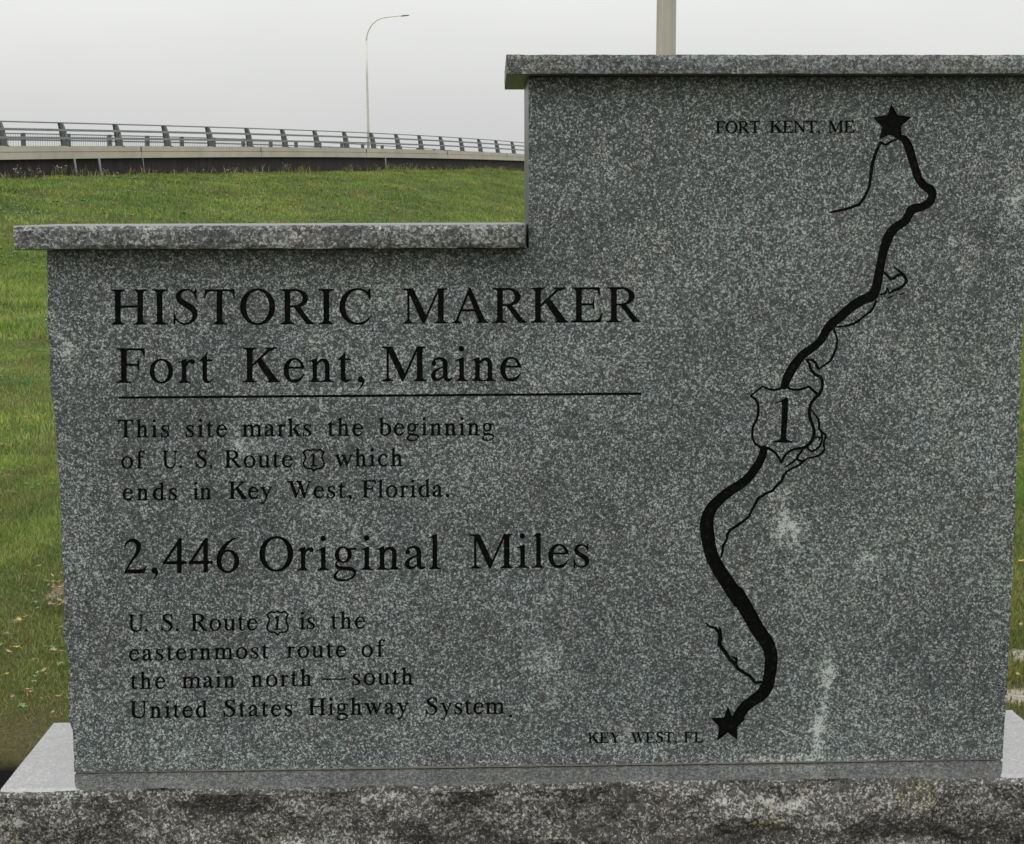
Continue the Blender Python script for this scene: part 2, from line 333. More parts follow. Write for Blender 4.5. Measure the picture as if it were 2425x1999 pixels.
GL = {
 'H': (722, lambda: U(stem(150), stem(572), ser(150, 0, 131), ser(572, 0, 131), ser(150, 662, 131, d=-1), ser(572, 662, 131, d=-1), rect(150, 322, 572, 360))),
 'I': (333, lambda: U(stem(166), ser(166, 0, 148), ser(166, 662, 148, d=-1))),
 'T': (611, lambda: U(stem(305), ser(305, 0, 146), rect(28, 624, 582, 662), poly([(17, 492), (36, 492), (55, 575), (100, 618), (150, 628), (150, 662), (24, 662)]), poly([(593, 492), (574, 492), (555, 575), (510, 618), (460, 628), (460, 662), (586, 662)]))),
 'S': (556, lambda: U(brush([(466, 500, 14), (440, 575, 26), (375, 640, 30), (285, 656, 34), (185, 625, 56), (132, 545, 88), (170, 452, 104), (285, 372, 112), (405, 290, 112), (448, 190, 98), (415, 90, 66), (345, 32, 40), (262, 8, 34), (165, 35, 30), (90, 105, 28), (52, 205, 14)]),
                      poly([(425, 620), (455, 676), (474, 676), (478, 468), (460, 468)]), poly([(40, 222), (58, 222), (85, 90), (68, -14), (48, -14)]))),
 'O': (722, lambda: ring(361, 331, 330, 346, 222, 310)),
 'C': (667, lambda: U(np.maximum(ring(362, 331, 334, 346, 248, 312, 385), np.maximum(XX - 440, -1e9)), brush([(420, 658, 40), (500, 630, 40), (560, 570, 34), (600, 480, 16)]), poly([(560, 620), (590, 676), (608, 676), (614, 455), (595, 455)]), brush([(420, 8, 48), (510, 38, 40), (580, 95, 28), (633, 158, 16)]))),
 'R': (667, lambda: U(stem(150), ser(150, 0, 138), ser(150, 662, 138, d=-1), rect(150, 624, 290, 662), rect(150, 318, 290, 354), np.maximum(ring(290, 490, 250, 173, 145, 136), 290 - XX), poly([(255, 340), (375, 340), (585, 60), (659, 19), (659, 0), (510, 0)]))),
 'M': (889, lambda: U(stem(135, 0, 640, 40), ser(135, 0, 120, 22), poly([(12, 662), (222, 662), (478, 130), (428, 0), (405, 0), (120, 625), (12, 643)]), line(425, 20, 705, 640, 38), stem(748), ser(748, 0, 128), poly([(680, 662), (865, 662), (865, 643), (800, 625), (690, 600)]))),
 'A': (722, lambda: U(line(92, 10, 345, 630, 38), poly([(335, 674), (367, 674), (650, 19), (535, 19), (318, 560)]), rect(180, 222, 480, 260), ser(108, 0, 98, 22), ser(592, 0, 116))),
 'K': (722, lambda: U(stem(150), ser(150, 0, 131), ser(150, 662, 131, d=-1), line(200, 320, 550, 645, 42), ser(560, 662, 118, 20, -1), poly([(280, 400), (375, 455), (680, 45), (723, 19), (723, 0), (540, 0)]), ser(600, 0, 123, 60))),
 'E': (611, lambda: U(Ebody(), foot())),
 'F': (556, lambda: U(Ebody(), ser(150, 0, 138))),
 'L': (611, lambda: U(stem(150), ser(150, 662, 138, d=-1), foot())),
 'N': (722, lambda: U(stem(130, 0, 640, 40), ser(130, 0, 110, 20), poly([(12, 662), (178, 662), (592, 150), (592, -11), (572, -11), (110, 600), (12, 643)]), stem(592, 0, 662, 40), ser(600, 662, 108, 20, -1))),
 'U': (722, lambda: U(stem(150, 200), ser(150, 662, 136, d=-1), brush([(150, 240, 104), (160, 140, 96), (210, 62, 78), (300, 22, 62), (400, 16, 54), (500, 48, 48), (565, 120, 44), (590, 220, 40), (592, 640, 40)]), ser(592, 662, 112, 20, -1))),
 'W': (944, lambda: U(poly([(80, 662), (205, 662), (392, 130), (348, -11), (330, -11)]), line(345, 20, 490, 420, 36), poly([(405, 662), (530, 662), (718, 130), (672, -11), (655, -11)]), line(668, 20, 865, 640, 36), ser(130, 662, 125, 58, -1), ser(460, 662, 125, 58, -1), ser(868, 662, 72, 18, -1))),
 'Y': (722, lambda: U(poly([(95, 662), (225, 662), (412, 330), (310, 290)]), line(375, 300, 615, 645, 38), stem(361, 0, 340), ser(361, 0, 145), ser(155, 662, 133, 60, -1), ser(622, 662, 82, 18, -1))),
 'o': (500, lambda: ring(250, 225, 224, 238, 136, 206)),
 'r': (345, lambda: U(lstem(125), lser(125, 118), flag(125), brush([(155, 320, 26), (190, 390, 42), (240, 425, 46), (285, 408, 74), (292, 400, 82)]))),
 't': (288, lambda: U(poly([(70, 90), (154, 90), (154, 579), (140, 579), (110, 520), (13, 432), (13, 418), (70, 418)]), rect(70, 416, 262, 450), brush([(112, 110, 84), (122, 55, 82), (160, 20, 54), (220, 25, 30), (276, 72, 16)]))),
 'e': (444, lambda: U(np.maximum(ring(225, 225, 202, 237, 124, 204, 240), np.minimum(XX - 190, 262 - YY)), rect(60, 258, 410, 292), brush([(195, 22, 66), (280, 25, 60), (355, 70, 40), (418, 155, 16)]))),
 'n': (500, lambda: U(lstem(125), lser(125), flag(125), arch(125, 362))),
 'm': (778, lambda: U(lstem(125), lser(125), flag(125), arch(125, 392), arch(392, 656))),
 'h': (500, lambda: U(lstem(125, 0, 675), lser(125), flag(125, 675), arch(125, 362))),
 'i': (278, lambda: U(lstem(140), lser(140, 120), flag(140), ell(134, 622, 54, 54))),
 'l': (278, lambda: U(lstem(140, 0, 675), lser(140, 120), flag(140, 675))),
 'a': (444, lambda: U(ell(92, 340, 46, 46), brush([(80, 350, 60), (105, 405, 38), (180, 438, 40), (248, 425, 58), (298, 375, 82), (310, 300, 84), (310, 110, 84), (326, 45, 74), (375, 22, 50), (432, 52, 20)]), brush([(300, 292, 24), (215, 250, 30), (125, 200, 52), (80, 130, 84), (92, 62, 80), (150, 30, 58), (220, 48, 34), (290, 105, 24)]))),
 's': (389, lambda: U(brush([(322, 310, 14), (298, 378, 22), (245, 430, 28), (175, 432, 38), (108, 400, 58), (88, 345, 68), (118, 285, 80), (200, 230, 88), (280, 175, 88), (308, 105, 76), (275, 38, 46), (200, 6, 28), (120, 22, 24), (72, 80, 20), (48, 155, 14)]), poly([(296, 425), (315, 460), (330, 460), (330, 302), (314, 302)]), poly([(40, 162), (58, 162), (78, 60), (62, -10), (44, -10)]))),
 'k': (500, lambda: U(lstem(125, 0, 675), lser(125), flag(125, 675), line(165, 210, 385, 425, 34), ser(385, 450, 98, 20, -1), poly([(205, 275), (280, 325), (470, 40), (505, 18), (505, 0), (380, 0)]), ser(410, 0, 95, 45))),
 'b': (500, lambda: U(poly([(68, 40), (152, 60), (152, 640), (68, 640)]), flag(110, 675, 108), np.maximum(ring(250, 225, 220, 238, 132, 206, 238), 130 - XX))),
 'd': (500, lambda: U(lstem(380, 20, 675), flag(380, 675, 118), np.maximum(ring(250, 225, 222, 238, 132, 206, 268), XX - 370), poly([(345, 0), (360, -10), (491, 42), (491, 60), (420, 62), (420, 120), (340, 120)]))),
 'c': (444, lambda: U(np.maximum(ring(237, 225, 212, 237, 146, 206, 264), XX - 235), brush([(225, 446, 36), (305, 430, 40), (350, 380, 70), (352, 362, 86)]), brush([(225, 18, 56), (305, 32, 46), (368, 85, 28), (412, 152, 14)]))),
 'g': (500, lambda: U(ring(215, 302, 166, 160, 88, 130), poly([(320, 392), (472, 392), (472, 430), (300, 430)]), brush([(120, 190, 24), (75, 135, 34), (92, 75, 56), (170, 42, 68), (300, 34, 68), (405, 5, 66), (448, -60, 46), (400, -140, 32), (290, -190, 34), (165, -194, 42), (75, -160, 52), (52, -110, 50), (85, -45, 34), (135, 5, 24)]))),
 'f': (333, lambda: U(lstem(150, 0, 560), lser(150, 130), rect(22, 416, 308, 450), brush([(150, 540, 84), (160, 612, 72), (205, 660, 44), (268, 666, 38), (318, 632, 62), (322, 628, 72)]))),
 'u': (500, lambda: U(lstem(112, 100, 450), poly([(9, 450), (9, 436), (70, 405), (112, 405), (112, 450)]), brush([(112, 130, 84), (130, 55, 80), (190, 20, 54), (265, 35, 34), (340, 90, 24)]), lstem(378, 0, 450), poly([(285, 450), (285, 436), (340, 405), (378, 405), (378, 450)]), poly([(350, 0), (365, -10), (482, 40), (482, 58), (418, 62), (350, 70)]))),
 'w': (722, lambda: U(poly([(60, 450), (158, 450), (292, 105), (255, -11), (238, -11)]), line(252, 10, 365, 300, 30), poly([(298, 450), (398, 450), (530, 105), (494, -11), (478, -11)]), line(490, 10, 640, 430, 30), ser(106, 450, 88, 45, -1), ser(345, 450, 90, 45, -1), ser(645, 450, 60, 16, -1))),
 'y': (500, lambda: U(poly([(65, 450), (165, 450), (302, 120), (258, 20)]), brush([(420, 430, 32), (340, 230, 32), (255, 0, 34), (195, -130, 36), (140, -185, 46), (82, -170, 66)]), ser(108, 450, 92, 46, -1), ser(412, 450, 66, 16, -1))),
 '2': (500, lambda: U(brush([(38, 500, 14), (75, 590, 34), (150, 640, 58), (240, 632, 74), (305, 570, 88), (312, 480, 84), (268, 372, 58), (185, 255, 42), (60, 50, 28)]), poly([(30, 0), (420, 0), (475, 142), (455, 142), (425, 98), (370, 76), (60, 76), (30, 18)]))),
 '4': (500, lambda: U(rect(292, 0, 376, 640), poly([(292, 600), (340, 676), (376, 676), (376, 600)]), rect(16, 168, 472, 226), line(44, 205, 335, 645, 46))),
 '6': (500, lambda: U(ring(255, 212, 222, 226, 128, 192), brush([(455, 676, 12), (350, 640, 34), (232, 552, 62), (138, 425, 86), (86, 300, 96), (82, 215, 92)]))),
 ',': (250, lambda: U(ell(110, 48, 58, 58), brush([(130, 55, 70), (158, 5, 44), (130, -75, 26), (72, -140, 10)]))),
 '.': (250, lambda: ell(125, 48, 58, 58)),
}
SEG = {1: [(3, 0)], 2: [(0, 1)], 3: [(3, 1)], 4: [(1, 2)], 5: [(3, 2), (1, 0)], 6: [(0, 2)], 7: [(3, 2)], 8: [(2, 3)], 9: [(2, 0)], 10: [(0, 3), (2, 1)], 11: [(2, 1)], 12: [(1, 3)], 13: [(1, 0)], 14: [(0, 3)]}
def contours(D, X, Y):
    """marching squares, closed polylines around D<0"""
    ins = D < 0; code = ins[:-1, :-1] * 1 + ins[:-1, 1:] * 2 + ins[1:, 1:] * 4 + ins[1:, :-1] * 8
    js, is_ = np.nonzero((code > 0) & (code < 15)); nxt = {}; pos = {}
    def key(j, i, e):
        if e == 0: return (j, i, 0)
        if e == 1: return (j, i + 1, 1)
        if e == 2: return (j + 1, i, 0)
        return (j, i, 1)
    def pt(k):
        j, i, o = k; j2, i2 = (j, i + 1) if o == 0 else (j + 1, i)
        a, b = D[j, i], D[j2, i2]; t = min(0.98, max(0.02, a / (a - b)))
        return (X[j, i] + t * (X[j2, i2] - X[j, i]), Y[j, i] + t * (Y[j2, i2] - Y[j, i]))
    for j, i in zip(js.tolist(), is_.tolist()):
        for a, b in SEG[int(code[j, i])]:
            ka, kb = key(j, i, a), key(j, i, b); nxt[ka] = kb
    out = []
    while nxt:
        s = next(iter(nxt)); c = []; k = s
        while k in nxt: c.append(pt(k)); k = nxt.pop(k)
        if len(c) > 3: out.append(c)
    return out
def rdp(c, tol):
    P = np.array(c); n = len(P); i0 = 0; i1 = int(np.argmax(np.hypot(*(P - P[0]).T)))
    if i1 == 0: return c
    keep = {i0, i1}; stack = [(i0, i1), (i1, n)]
    while stack:
        a, b = stack.pop()
        if b - a < 2: continue
        A, B = P[a], P[b % n]; d = B - A; L = math.hypot(*d) + 1e-9; Q = P[a + 1:b]
        h = np.abs(d[0] * (Q[:, 1] - A[1]) - d[1] * (Q[:, 0] - A[0])) / L
        m = int(np.argmax(h))
        if h[m] > tol: keep.add(a + 1 + m); stack += [(a, a + 1 + m), (a + 1 + m, b)]
    r = [tuple(P[i]) for i in sorted(keep)]
    return r
_gc = {}
def glyph(ch, wt=0):
    key_ = (ch, wt)
    if key_ not in _gc:
        adv, fn = GL[ch]; D = fn() - wt; cs = [rdp(c, 2.2) for c in contours(D, XX, YY)]
        cs = [c for c in cs if len(c) > 3]; xs = [p[0] for c in cs for p in c]
        _gc[key_] = (adv, cs, min(xs), max(xs))
    return _gc[key_]

# ------------------------------------------------------------------ inscription layout on the stone face (photo positions on the plane Y=0)
ELS = []      # (object name, [contours as (x,z)], depth, label)
def face(u, v): p = on_y(u, v, 0.0); return (p.x, p.z)
def word(txt, u0, u1, v0, v1, cap, depth, tol=0):
    s = cap / 662.0
    wt = 3 if cap > 60 else 11 if cap > 35 else 15
    g = [glyph(c, wt) for c in txt]
    ink = [s * (a[3] - a[2]) for a in g]
    nat = sum(s * a[0] for a in g) - s * g[0][2] - s * (g[-1][0] - g[-1][3])
    tr = (u1 - u0 - nat) / max(1, len(txt) - 1); hs = 1.0
    if len(txt) == 1: tr = 0
    if tr < -1.5 or len(txt) == 2 and abs(tr) > 6:
        hs = (u1 - u0) / nat if len(txt) > 1 else 1; tr = 0
    x = u0 - s * hs * g[0][2]
    for c, a in zip(txt, g):
        cs = []
        for con in a[1]:
            q = []
            for (px, py) in con:
                uu = x + px * s * hs; vb = v0 + (v1 - v0) * (uu - u0) / (u1 - u0)
                q.append(face(uu, vb - py * s))
            cs.append(q)
        ELS.append(('letter', cs, depth, None))
        x += a[0] * s * hs + tr
B, M_, S_ = 0.0035, 0.003, 0.0022
for w in [('HISTORIC', 262.5, 881, 769, 767.5, 83, B), ('MARKER', 951.4, 1518, 766.5, 763, 83, B),
          ('Fort', 275.8, 506.5, 907, 907, 82, B), ('Kent,', 575, 863, 905.5, 904.5, 82, B), ('Maine', 902.5, 1235, 903.2, 902.4, 82, B),
          ('This', 279, 401.4, 1036, 1035.5, 41.5, S_), ('site', 439.4, 538, 1035, 1034.5, 41.5, S_), ('marks', 572.4, 737.6, 1034, 1033, 41.5, S_), ('the', 775.6, 860.6, 1032.3, 1032, 41.5, S_), ('beginning', 896.2, 1170.6, 1031.5, 1030.5, 41.5, S_),
          ('of', 286.5, 343.5, 1109.6, 1109.3, 41, S_), ('U.', 383.9, 431.3, 1109, 1108.7, 41, S_), ('S.', 463.2, 503.5, 1108, 1108, 41, S_), ('Route', 530.6, 693.4, 1107.5, 1106.5, 41, S_), ('which', 791.7, 954.6, 1105, 1103.5, 41, S_),
          ('ends', 289.9, 419.5, 1184.6, 1184, 40.5, S_), ('in', 456, 502, 1183, 1182.5, 40.5, S_), ('Key', 541.5, 644.5, 1181.5, 1180.8, 40.5, S_), ('West,', 679.2, 833.5, 1180, 1179, 40.5, S_), ('Florida.', 856.3, 1063.8, 1178.5, 1176.5, 40.5, S_),
          ('2,446', 293.6, 567, 1358.2, 1355, 80.5, B), ('Original', 614, 1044.7, 1352.5, 1348, 80.5, B), ('Miles', 1110, 1395.7, 1346.5, 1343.5, 80.5, B),
          ('U.', 304, 350.6, 1496, 1495.5, 40, S_), ('S.', 381.6, 423.5, 1495, 1494.7, 40, S_), ('Route', 450.9, 610, 1494, 1492.5, 40, S_), ('is', 708.3, 746.3, 1490, 1489.5, 40, S_), ('the', 783.3, 865.4, 1489, 1488.2, 40, S_),
          ('easternmost', 305, 636.9, 1565.3, 1559, 39.5, S_), ('route', 677.9, 819.8, 1558, 1556.5, 39.5, S_), ('of', 855.7, 912.3, 1555.5, 1555, 39.5, S_),
          ('the', 308.6, 392.2, 1631.8, 1631, 39.5, S_), ('main', 430.2, 557.8, 1629.7, 1628, 39.5, S_), ('north', 593.7, 739.6, 1626.5, 1624.5, 39.5, S_), ('south', 833.9, 979.2, 1622.5, 1621, 39.5, S_),
          ('United', 307, 491.6, 1700.5, 1699, 39.5, S_), ('States', 529, 693, 1697.5, 1695.8, 39.5, S_), ('Highway', 729.6, 967.8, 1694, 1691, 39.5, S_), ('System', 1007.7, 1195.7, 1692.5, 1690, 39.5, S_), ('.', 1205, 1213, 1698.5, 1698.5, 39.5, S_),
          ('FORT', 1694, 1800.4, 315.5, 315, 28, S_), ('KENT,', 1822.5, 1943, 314.5, 314.3, 28, S_), ('ME', 1959.7, 2024.2, 314.3, 314, 28, S_),
          ('KEY', 1392, 1469.7, 1759.8, 1759.4, 24.5, S_), ('WEST,', 1492.4, 1603, 1759, 1758.4, 24.5, S_), ('FL', 1619, 1665.7, 1758.2, 1758, 24.5, S_)]:
    word(*w)
def quad(name, u0, v0, u1, v1, t, label=None):
    ELS.append((name, [[face(u0, v0 - t / 2), face(u1, v1 - t / 2), face(u1, v1 + t / 2), face(u0, v0 + t / 2)]], 0.0025, label))
quad('underline', 280.8, 941.8, 1518.8, 932.6, 6.0, 'long thin engraved rule under the place name')
quad('dash', 761, 1608.8, 819.8, 1608.0, 3.6)

# -- map drawing, in photo pixels, rasterised as distance fields and contoured
def Z(ox, oy, sc, pts): return [(ox + p[0] * sc, oy + p[1] * sc) + tuple(q * sc for q in p[2:]) for p in pts]
def grid(pts_list, m=8, step=0.8):
    xs = [p[0] for p in pts_list]; ys = [p[1] for p in pts_list]
    return np.meshgrid(np.arange(min(xs) - m, max(xs) + m, step), np.arange(min(ys) - m, max(ys) + m, step))
def cw(pts, w): return [(p[0], p[1], w) for p in pts]
def drawn(name, prims, depth, label=None, tol=0.25, wob=0.35, margin=20):
    allp = [p for k, q in prims for p in q]; X, Y = grid(allp, margin)
    D = None
    for k, q in prims:
        d = brush(q, X, Y, n=8) if k == 'b' else brush(q, X, Y, straight=True) if k == 's' else poly([(p[0], p[1]) for p in q], X, Y)
        D = d if D is None else np.minimum(D, d)
    if name in ('route_line', 'numeral') and wob >= .1: D = D - (.35 if name == 'route_line' else .5)
    if wob: D = D + wob * fbm(np.stack([X * 0.14, Y * 0.14, X * 0 + len(ELS)], -1), 3)
    cs = [rdp(c, tol) for c in contours(D, X, Y)]
    ELS.append((name, [[face(*p) for p in c] for c in cs if len(c) > 3], depth, label))
a1 = (1650, 180, .3687); a2 = (1750, 600, .2374); a3 = (1700, 850, .1728); a4 = (1600, 1050, .2304); a5 = (1350, 1400, .2849)
upper = Z(*a1, [(1300, 392, 34), (1335, 410, 48), (1366, 470, 56), (1385, 540, 54), (1405, 600, 52), (1425, 660, 50), (1462, 706, 52), (1506, 735, 56), (1510, 780, 52), (1486, 818, 52), (1440, 842, 52), (1385, 858, 60), (1358, 898, 56), (1335, 935, 52), (1280, 970, 56), (1236, 1022, 62), (1212, 1085, 60)]) + \
    Z(*a2, [(1435, 0, 84), (1400, 180, 88), (1370, 340, 92), (1325, 425, 104), (1220, 470, 96), (1110, 545, 92), (1010, 635, 90), (920, 705, 92), (860, 790, 82), (815, 870, 76), (730, 945, 76), (640, 1010, 82), (572, 1090, 90), (520, 1170, 92), (480, 1250, 88), (455, 1318, 80)])
lower = Z(*a4, [(905, 60, 78), (890, 130, 80), (858, 200, 84), (800, 285, 88), (740, 362, 92), (650, 432, 95), (560, 490, 100), (470, 560, 106), (390, 640, 112), (342, 720, 122), (322, 800, 134), (322, 890, 140), (336, 990, 140), (352, 1085, 136), (385, 1185, 136), (440, 1290, 140), (510, 1400, 144), (590, 1520, 150), (660, 1620, 155)]) + \
    Z(*a5, [(1385, 20, 126), (1470, 160, 122), (1560, 320, 118), (1630, 420, 114), (1668, 520, 108), (1668, 620, 106), (1655, 720, 100), (1635, 795, 106), (1590, 860, 100), (1530, 905, 90), (1460, 955, 88), (1410, 1025, 90), (1370, 1080, 80)])
drawn('route_line', [('b', upper)], B, 'upper stretch of the broad engraved route line')
drawn('route_line', [('b', lower)], B, 'lower stretch of the broad engraved route line')
drawn('star', [('p', Z(*a1, [(1250, 180), (1290, 250), (1380, 265), (1312, 325), (1318, 400), (1290, 402), (1235, 378), (1172, 408), (1190, 330), (1130, 266), (1225, 250)]))], B, 'engraved star at the upper end of the route line', wob=0.2)
drawn('star', [('p', Z(*a5, [(1310, 955), (1350, 1045), (1465, 1058), (1390, 1130), (1392, 1240), (1312, 1178), (1222, 1245), (1238, 1130), (1170, 1055), (1280, 1048)]))], B, 'engraved star at the lower end of the route line', wob=0.2)
shield = Z(*a3, [(450, 508, 30), (505, 545, 34), (545, 610, 36), (556, 700, 36), (540, 810, 36), (492, 900, 36), (474, 980, 34), (474, 1070, 32), (505, 1150, 30), (575, 1208, 32)])
sh2 = Z(*a3, [(575, 1208, 30), (660, 1215, 36), (730, 1245, 36), (810, 1315, 36), (868, 1415, 40)])
sh3 = Z(*a3, [(868, 1415, 40), (925, 1320, 36), (1000, 1255, 34), (1090, 1230, 36), (1190, 1212, 42), (1265, 1150, 48), (1312, 1060, 52), (1312, 950, 50), (1268, 830, 46), (1254, 730, 46), (1270, 630, 44), (1330, 540, 44), (1385, 490, 44)])
sh4 = Z(*a3, [(1375, 495, 44), (1245, 378, 34)]); sh5 = Z(*a3, [(1245, 378, 32), (1160, 412, 34), (1075, 425, 36), (990, 410, 32), (920, 378, 30), (845, 410, 34), (765, 425, 34), (680, 408, 30), (612, 375, 28)]); sh6 = Z(*a3, [(612, 375, 26), (450, 508, 28)])
drawn('shield_outline', [('b', shield), ('b', sh2), ('b', sh3), ('s', sh4), ('b', sh5), ('s', sh6)], B, 'large engraved route shield on the map line', wob=0.2)
drawn('numeral', [('p', Z(*a3, [(780, 617), (790, 603), (945, 532), (962, 535), (960, 640), (937, 1070), (950, 1112), (1020, 1130), (1018, 1148), (760, 1145), (760, 1130), (830, 1118), (858, 1090), (862, 1050), (882, 640), (870, 592), (830, 600)]))], B, 'numeral 1 inside the large shield', wob=0.1)
def line_el(org, pts): drawn('coastline', [('s', Z(*org, [(p[0], p[1], p[2] * 1.12) for p in pts]))], S_, wob=0.3)
line_el(a1, [(1215, 442, 12), (1180, 428, 18), (1150, 490, 18), (1125, 580, 20), (1118, 640, 18), (1108, 710, 17), (1080, 775, 16), (1045, 825, 17), (960, 855, 18), (855, 876, 12)])
line_el(a1, [(1180, 428, 10), (1215, 442, 13), (1260, 415, 14), (1300, 402, 12)])
line_el(a2, [(1550, 142, 16), (1610, 188, 24), (1652, 228, 30), (1670, 275, 30), (1640, 325, 24), (1595, 355, 28), (1545, 370, 26), (1505, 395, 18)])
line_el(a2, [(1448, 190, 20), (1482, 222, 26), (1515, 258, 28), (1550, 248, 26), (1580, 218, 24), (1625, 212, 20)])
line_el(a2, [(1412, 412, 18), (1462, 395, 18), (1482, 340, 8), (1498, 398, 18)])
line_el(a2, [(1478, 446, 6), (1505, 440, 20), (1530, 428, 10)])
line_el(a2, [(1598, 416, 8), (1635, 402, 18), (1655, 382, 8)])
line_el(a2, [(1368, 475, 22), (1345, 530, 22), (1320, 575, 24), (1250, 625, 20), (1185, 680, 26), (1130, 708, 24), (1050, 728, 20), (955, 735, 14)])
line_el(a2, [(945, 742, 20), (962, 800, 20), (982, 855, 20), (975, 930, 22), (945, 1010, 22), (910, 1075, 22), (860, 1112, 20), (800, 1150, 14)])
line_el(a2, [(662, 1062, 14), (735, 1064, 24), (768, 1100, 26), (785, 1140, 26), (808, 1180, 6)])
line_el(a2, [(675, 1060, 20), (702, 1100, 26), (718, 1160, 28), (755, 1205, 28), (812, 1232, 28), (835, 1285, 28), (828, 1350, 28), (800, 1410, 30)])
line_el(a3, [(1285, 700, 16), (1330, 760, 22), (1380, 832, 26), (1386, 900, 30), (1388, 960, 32), (1430, 1010, 30), (1472, 1036, 28), (1478, 1080, 30), (1455, 1130, 24), (1450, 1190, 26), (1462, 1240, 26), (1430, 1290, 26), (1380, 1328, 28), (1290, 1350, 26), (1220, 1368, 24), (1170, 1402, 34), (1120, 1455, 30), (1020, 1500, 28), (940, 1548, 26), (892, 1602, 26), (872, 1670, 28), (815, 1725, 28)])
line_el(a3, [(1335, 1072, 22), (1402, 1080, 22), (1384, 1135, 10)])
line_el(a3, [(1422, 1020, 26), (1430, 1100, 28), (1402, 1188, 28), (1342, 1245, 26), (1290, 1268, 28), (1242, 1240, 26), (1228, 1212, 22)])
line_el(a3, [(1155, 1245, 26), (1138, 1290, 28), (1100, 1318, 30), (1080, 1375, 34), (1150, 1402, 34)])
line_el(a3, [(1085, 1375, 26), (1000, 1430, 24), (915, 1490, 12)])
line_el(a4, [(1135, 300, 24), (1108, 340, 26), (1088, 392, 26), (1030, 442, 28), (1000, 485, 26), (930, 515, 26), (850, 565, 28), (820, 620, 26), (780, 690, 26), (760, 742, 24), (710, 790, 26), (640, 840, 26), (560, 892, 30), (530, 940, 26), (524, 1000, 24), (488, 1050, 26), (480, 1120, 24), (466, 1175, 16)])
line_el(a5, [(1125, 262, 8), (1150, 290, 18), (1205, 305, 20), (1245, 350, 32), (1250, 390, 30), (1240, 442, 32), (1290, 510, 32), (1330, 570, 28), (1372, 605, 28), (1395, 645, 26), (1450, 680, 24), (1500, 710, 26), (1540, 762, 24), (1590, 755, 22)])
line_el(a5, [(1230, 298, 6), (1248, 315, 20), (1252, 360, 20)])
line_el(a5, [(1345, 545, 10), (1385, 565, 22), (1380, 602, 20)])
def mini(u0, v0, u1, v1):
    W, H = u1 - u0, v1 - v0; f = lambda pts, w=4.4: [(u0 + a * W, v0 + b * H, w) for a, b in pts]
    pr = [('s', f([(.02, .16), (.2, .03)])), ('b', f([(.2, .03), (.35, .07), (.5, .02), (.65, .07), (.82, .02)])), ('s', f([(.82, .02), (.98, .14)])),
          ('b', f([(.98, .14), (.9, .3), (.9, .45), (.98, .6), (.96, .78), (.8, .87), (.64, .88), (.5, .98)])), ('b', f([(.5, .98), (.38, .88), (.2, .86), (.06, .76), (.04, .6), (.12, .45), (.12, .3), (.02, .16)]))]
    drawn('route_shield', pr, S_, wob=0.15, margin=8)
    drawn('numeral', [('s', f([(.51, .24), (.49, .72)], 4.6)), ('s', f([(.39, .30), (.5, .23)], 3.0)), ('s', f([(.38, .745), (.62, .74)], 3.2))], S_, wob=0.1, margin=8)
mini(717, 1063.5, 768, 1116.5); mini(630.8, 1447, 683, 1505)

# ------------------------------------------------------------------ the marker
root = empty('historic_marker', MARK0, 'stepped grey granite roadside marker engraved with text and a route map', 'monument')
T_SLAB = 0.22
left_px = [(176.5, 1828), (175, 1790), (174, 1743), (166, 1712), (163, 1683), (164, 1640), (166, 1582), (157, 1530), (150, 1508), (149, 1480), (153, 1440), (154, 1421), (151, 1380), (149, 1330), (148, 1300), (144, 1230), (142, 1160), (138, 1100), (134, 1050), (133, 1018), (128, 966), (122, 940), (119, 915), (118, 860), (117.5, 811), (113, 780), (112, 749), (113, 715), (114, 673), (112, 630), (111, 593)]
def jig(px, amp=1.5, seg=9.0):
    out = []
    for i in range(len(px) - 1):
        (a, b), (c, d) = px[i], px[i + 1]; n = max(1, int(math.hypot(c - a, d - b) / seg))
        for k in range(n):
            t = k / n; out.append((a + (c - a) * t + random.uniform(-amp, amp), b + (d - b) * t))
    out.append(px[-1]); return out
right_px = [(2475, 182), (2436, 500), (2425, 700), (2418, 870), (2406, 1150), (2396, 1400), (2384, 1640), (2375, 1797)]
rp = jig(right_px, 1.2, 12)
topL = on_y(111, 593, 0); ledge_z = topL.z
outline = [face(*p) for p in jig(left_px, 1.4, 8)]
nleft = len(outline)
xs_step = on_y(1252, 400, 0).x; ztop = on_y(1252, 182, 0).z
zbot = on_y(176.5, 1828, 0).z
outline += [(xs_step, ledge_z), (xs_step, ztop)]
outline += [(face(*rp[0])[0], ztop)] + [face(*p) for p in rp[1:]]
# level the foot of the stone
zr = outline[-1][1]; zbot = (zbot + zr) / 2
outline[0] = (outline[0][0], zbot); outline[-1] = (outline[-1][0], zbot)
BASE_TOP = zbot - 0.004

V2, E2 = [], []
def addloop(c):
    n = len(V2); V2.extend(Vector(p) for p in c); E2.extend((n + i, n + (i + 1) % len(c)) for i in range(len(c)))
addloop(outline)
for el_ in ELS:
    for c in el_[1]: addloop(c)
ov, oe, of, _, oeo, _ = delaunay_2d_cdt(V2, E2, [], 0, 1e-7)
cons = {tuple(sorted(e_)) for e_, o in zip(oe, oeo) if len(o)}
ov = np.array([(v[0], v[1]) for v in ov]); edge_f = {}
for fi, f in enumerate(of):
    for k in range(3): edge_f.setdefault(tuple(sorted((f[k], f[(k + 1) % 3]))), []).append(fi)
region = [-1] * len(of); regs = []
for s in range(len(of)):
    if region[s] >= 0: continue
    r = len(regs); st = [s]; region[s] = r; fs = []
    while st:
        fi = st.pop(); fs.append(fi); f = of[fi]
        for k in range(3):
            ek = tuple(sorted((f[k], f[(k + 1) % 3])))
            if ek in cons: continue
            for g in edge_f[ek]:
                if region[g] < 0: region[g] = r; st.append(g)
    regs.append(fs)
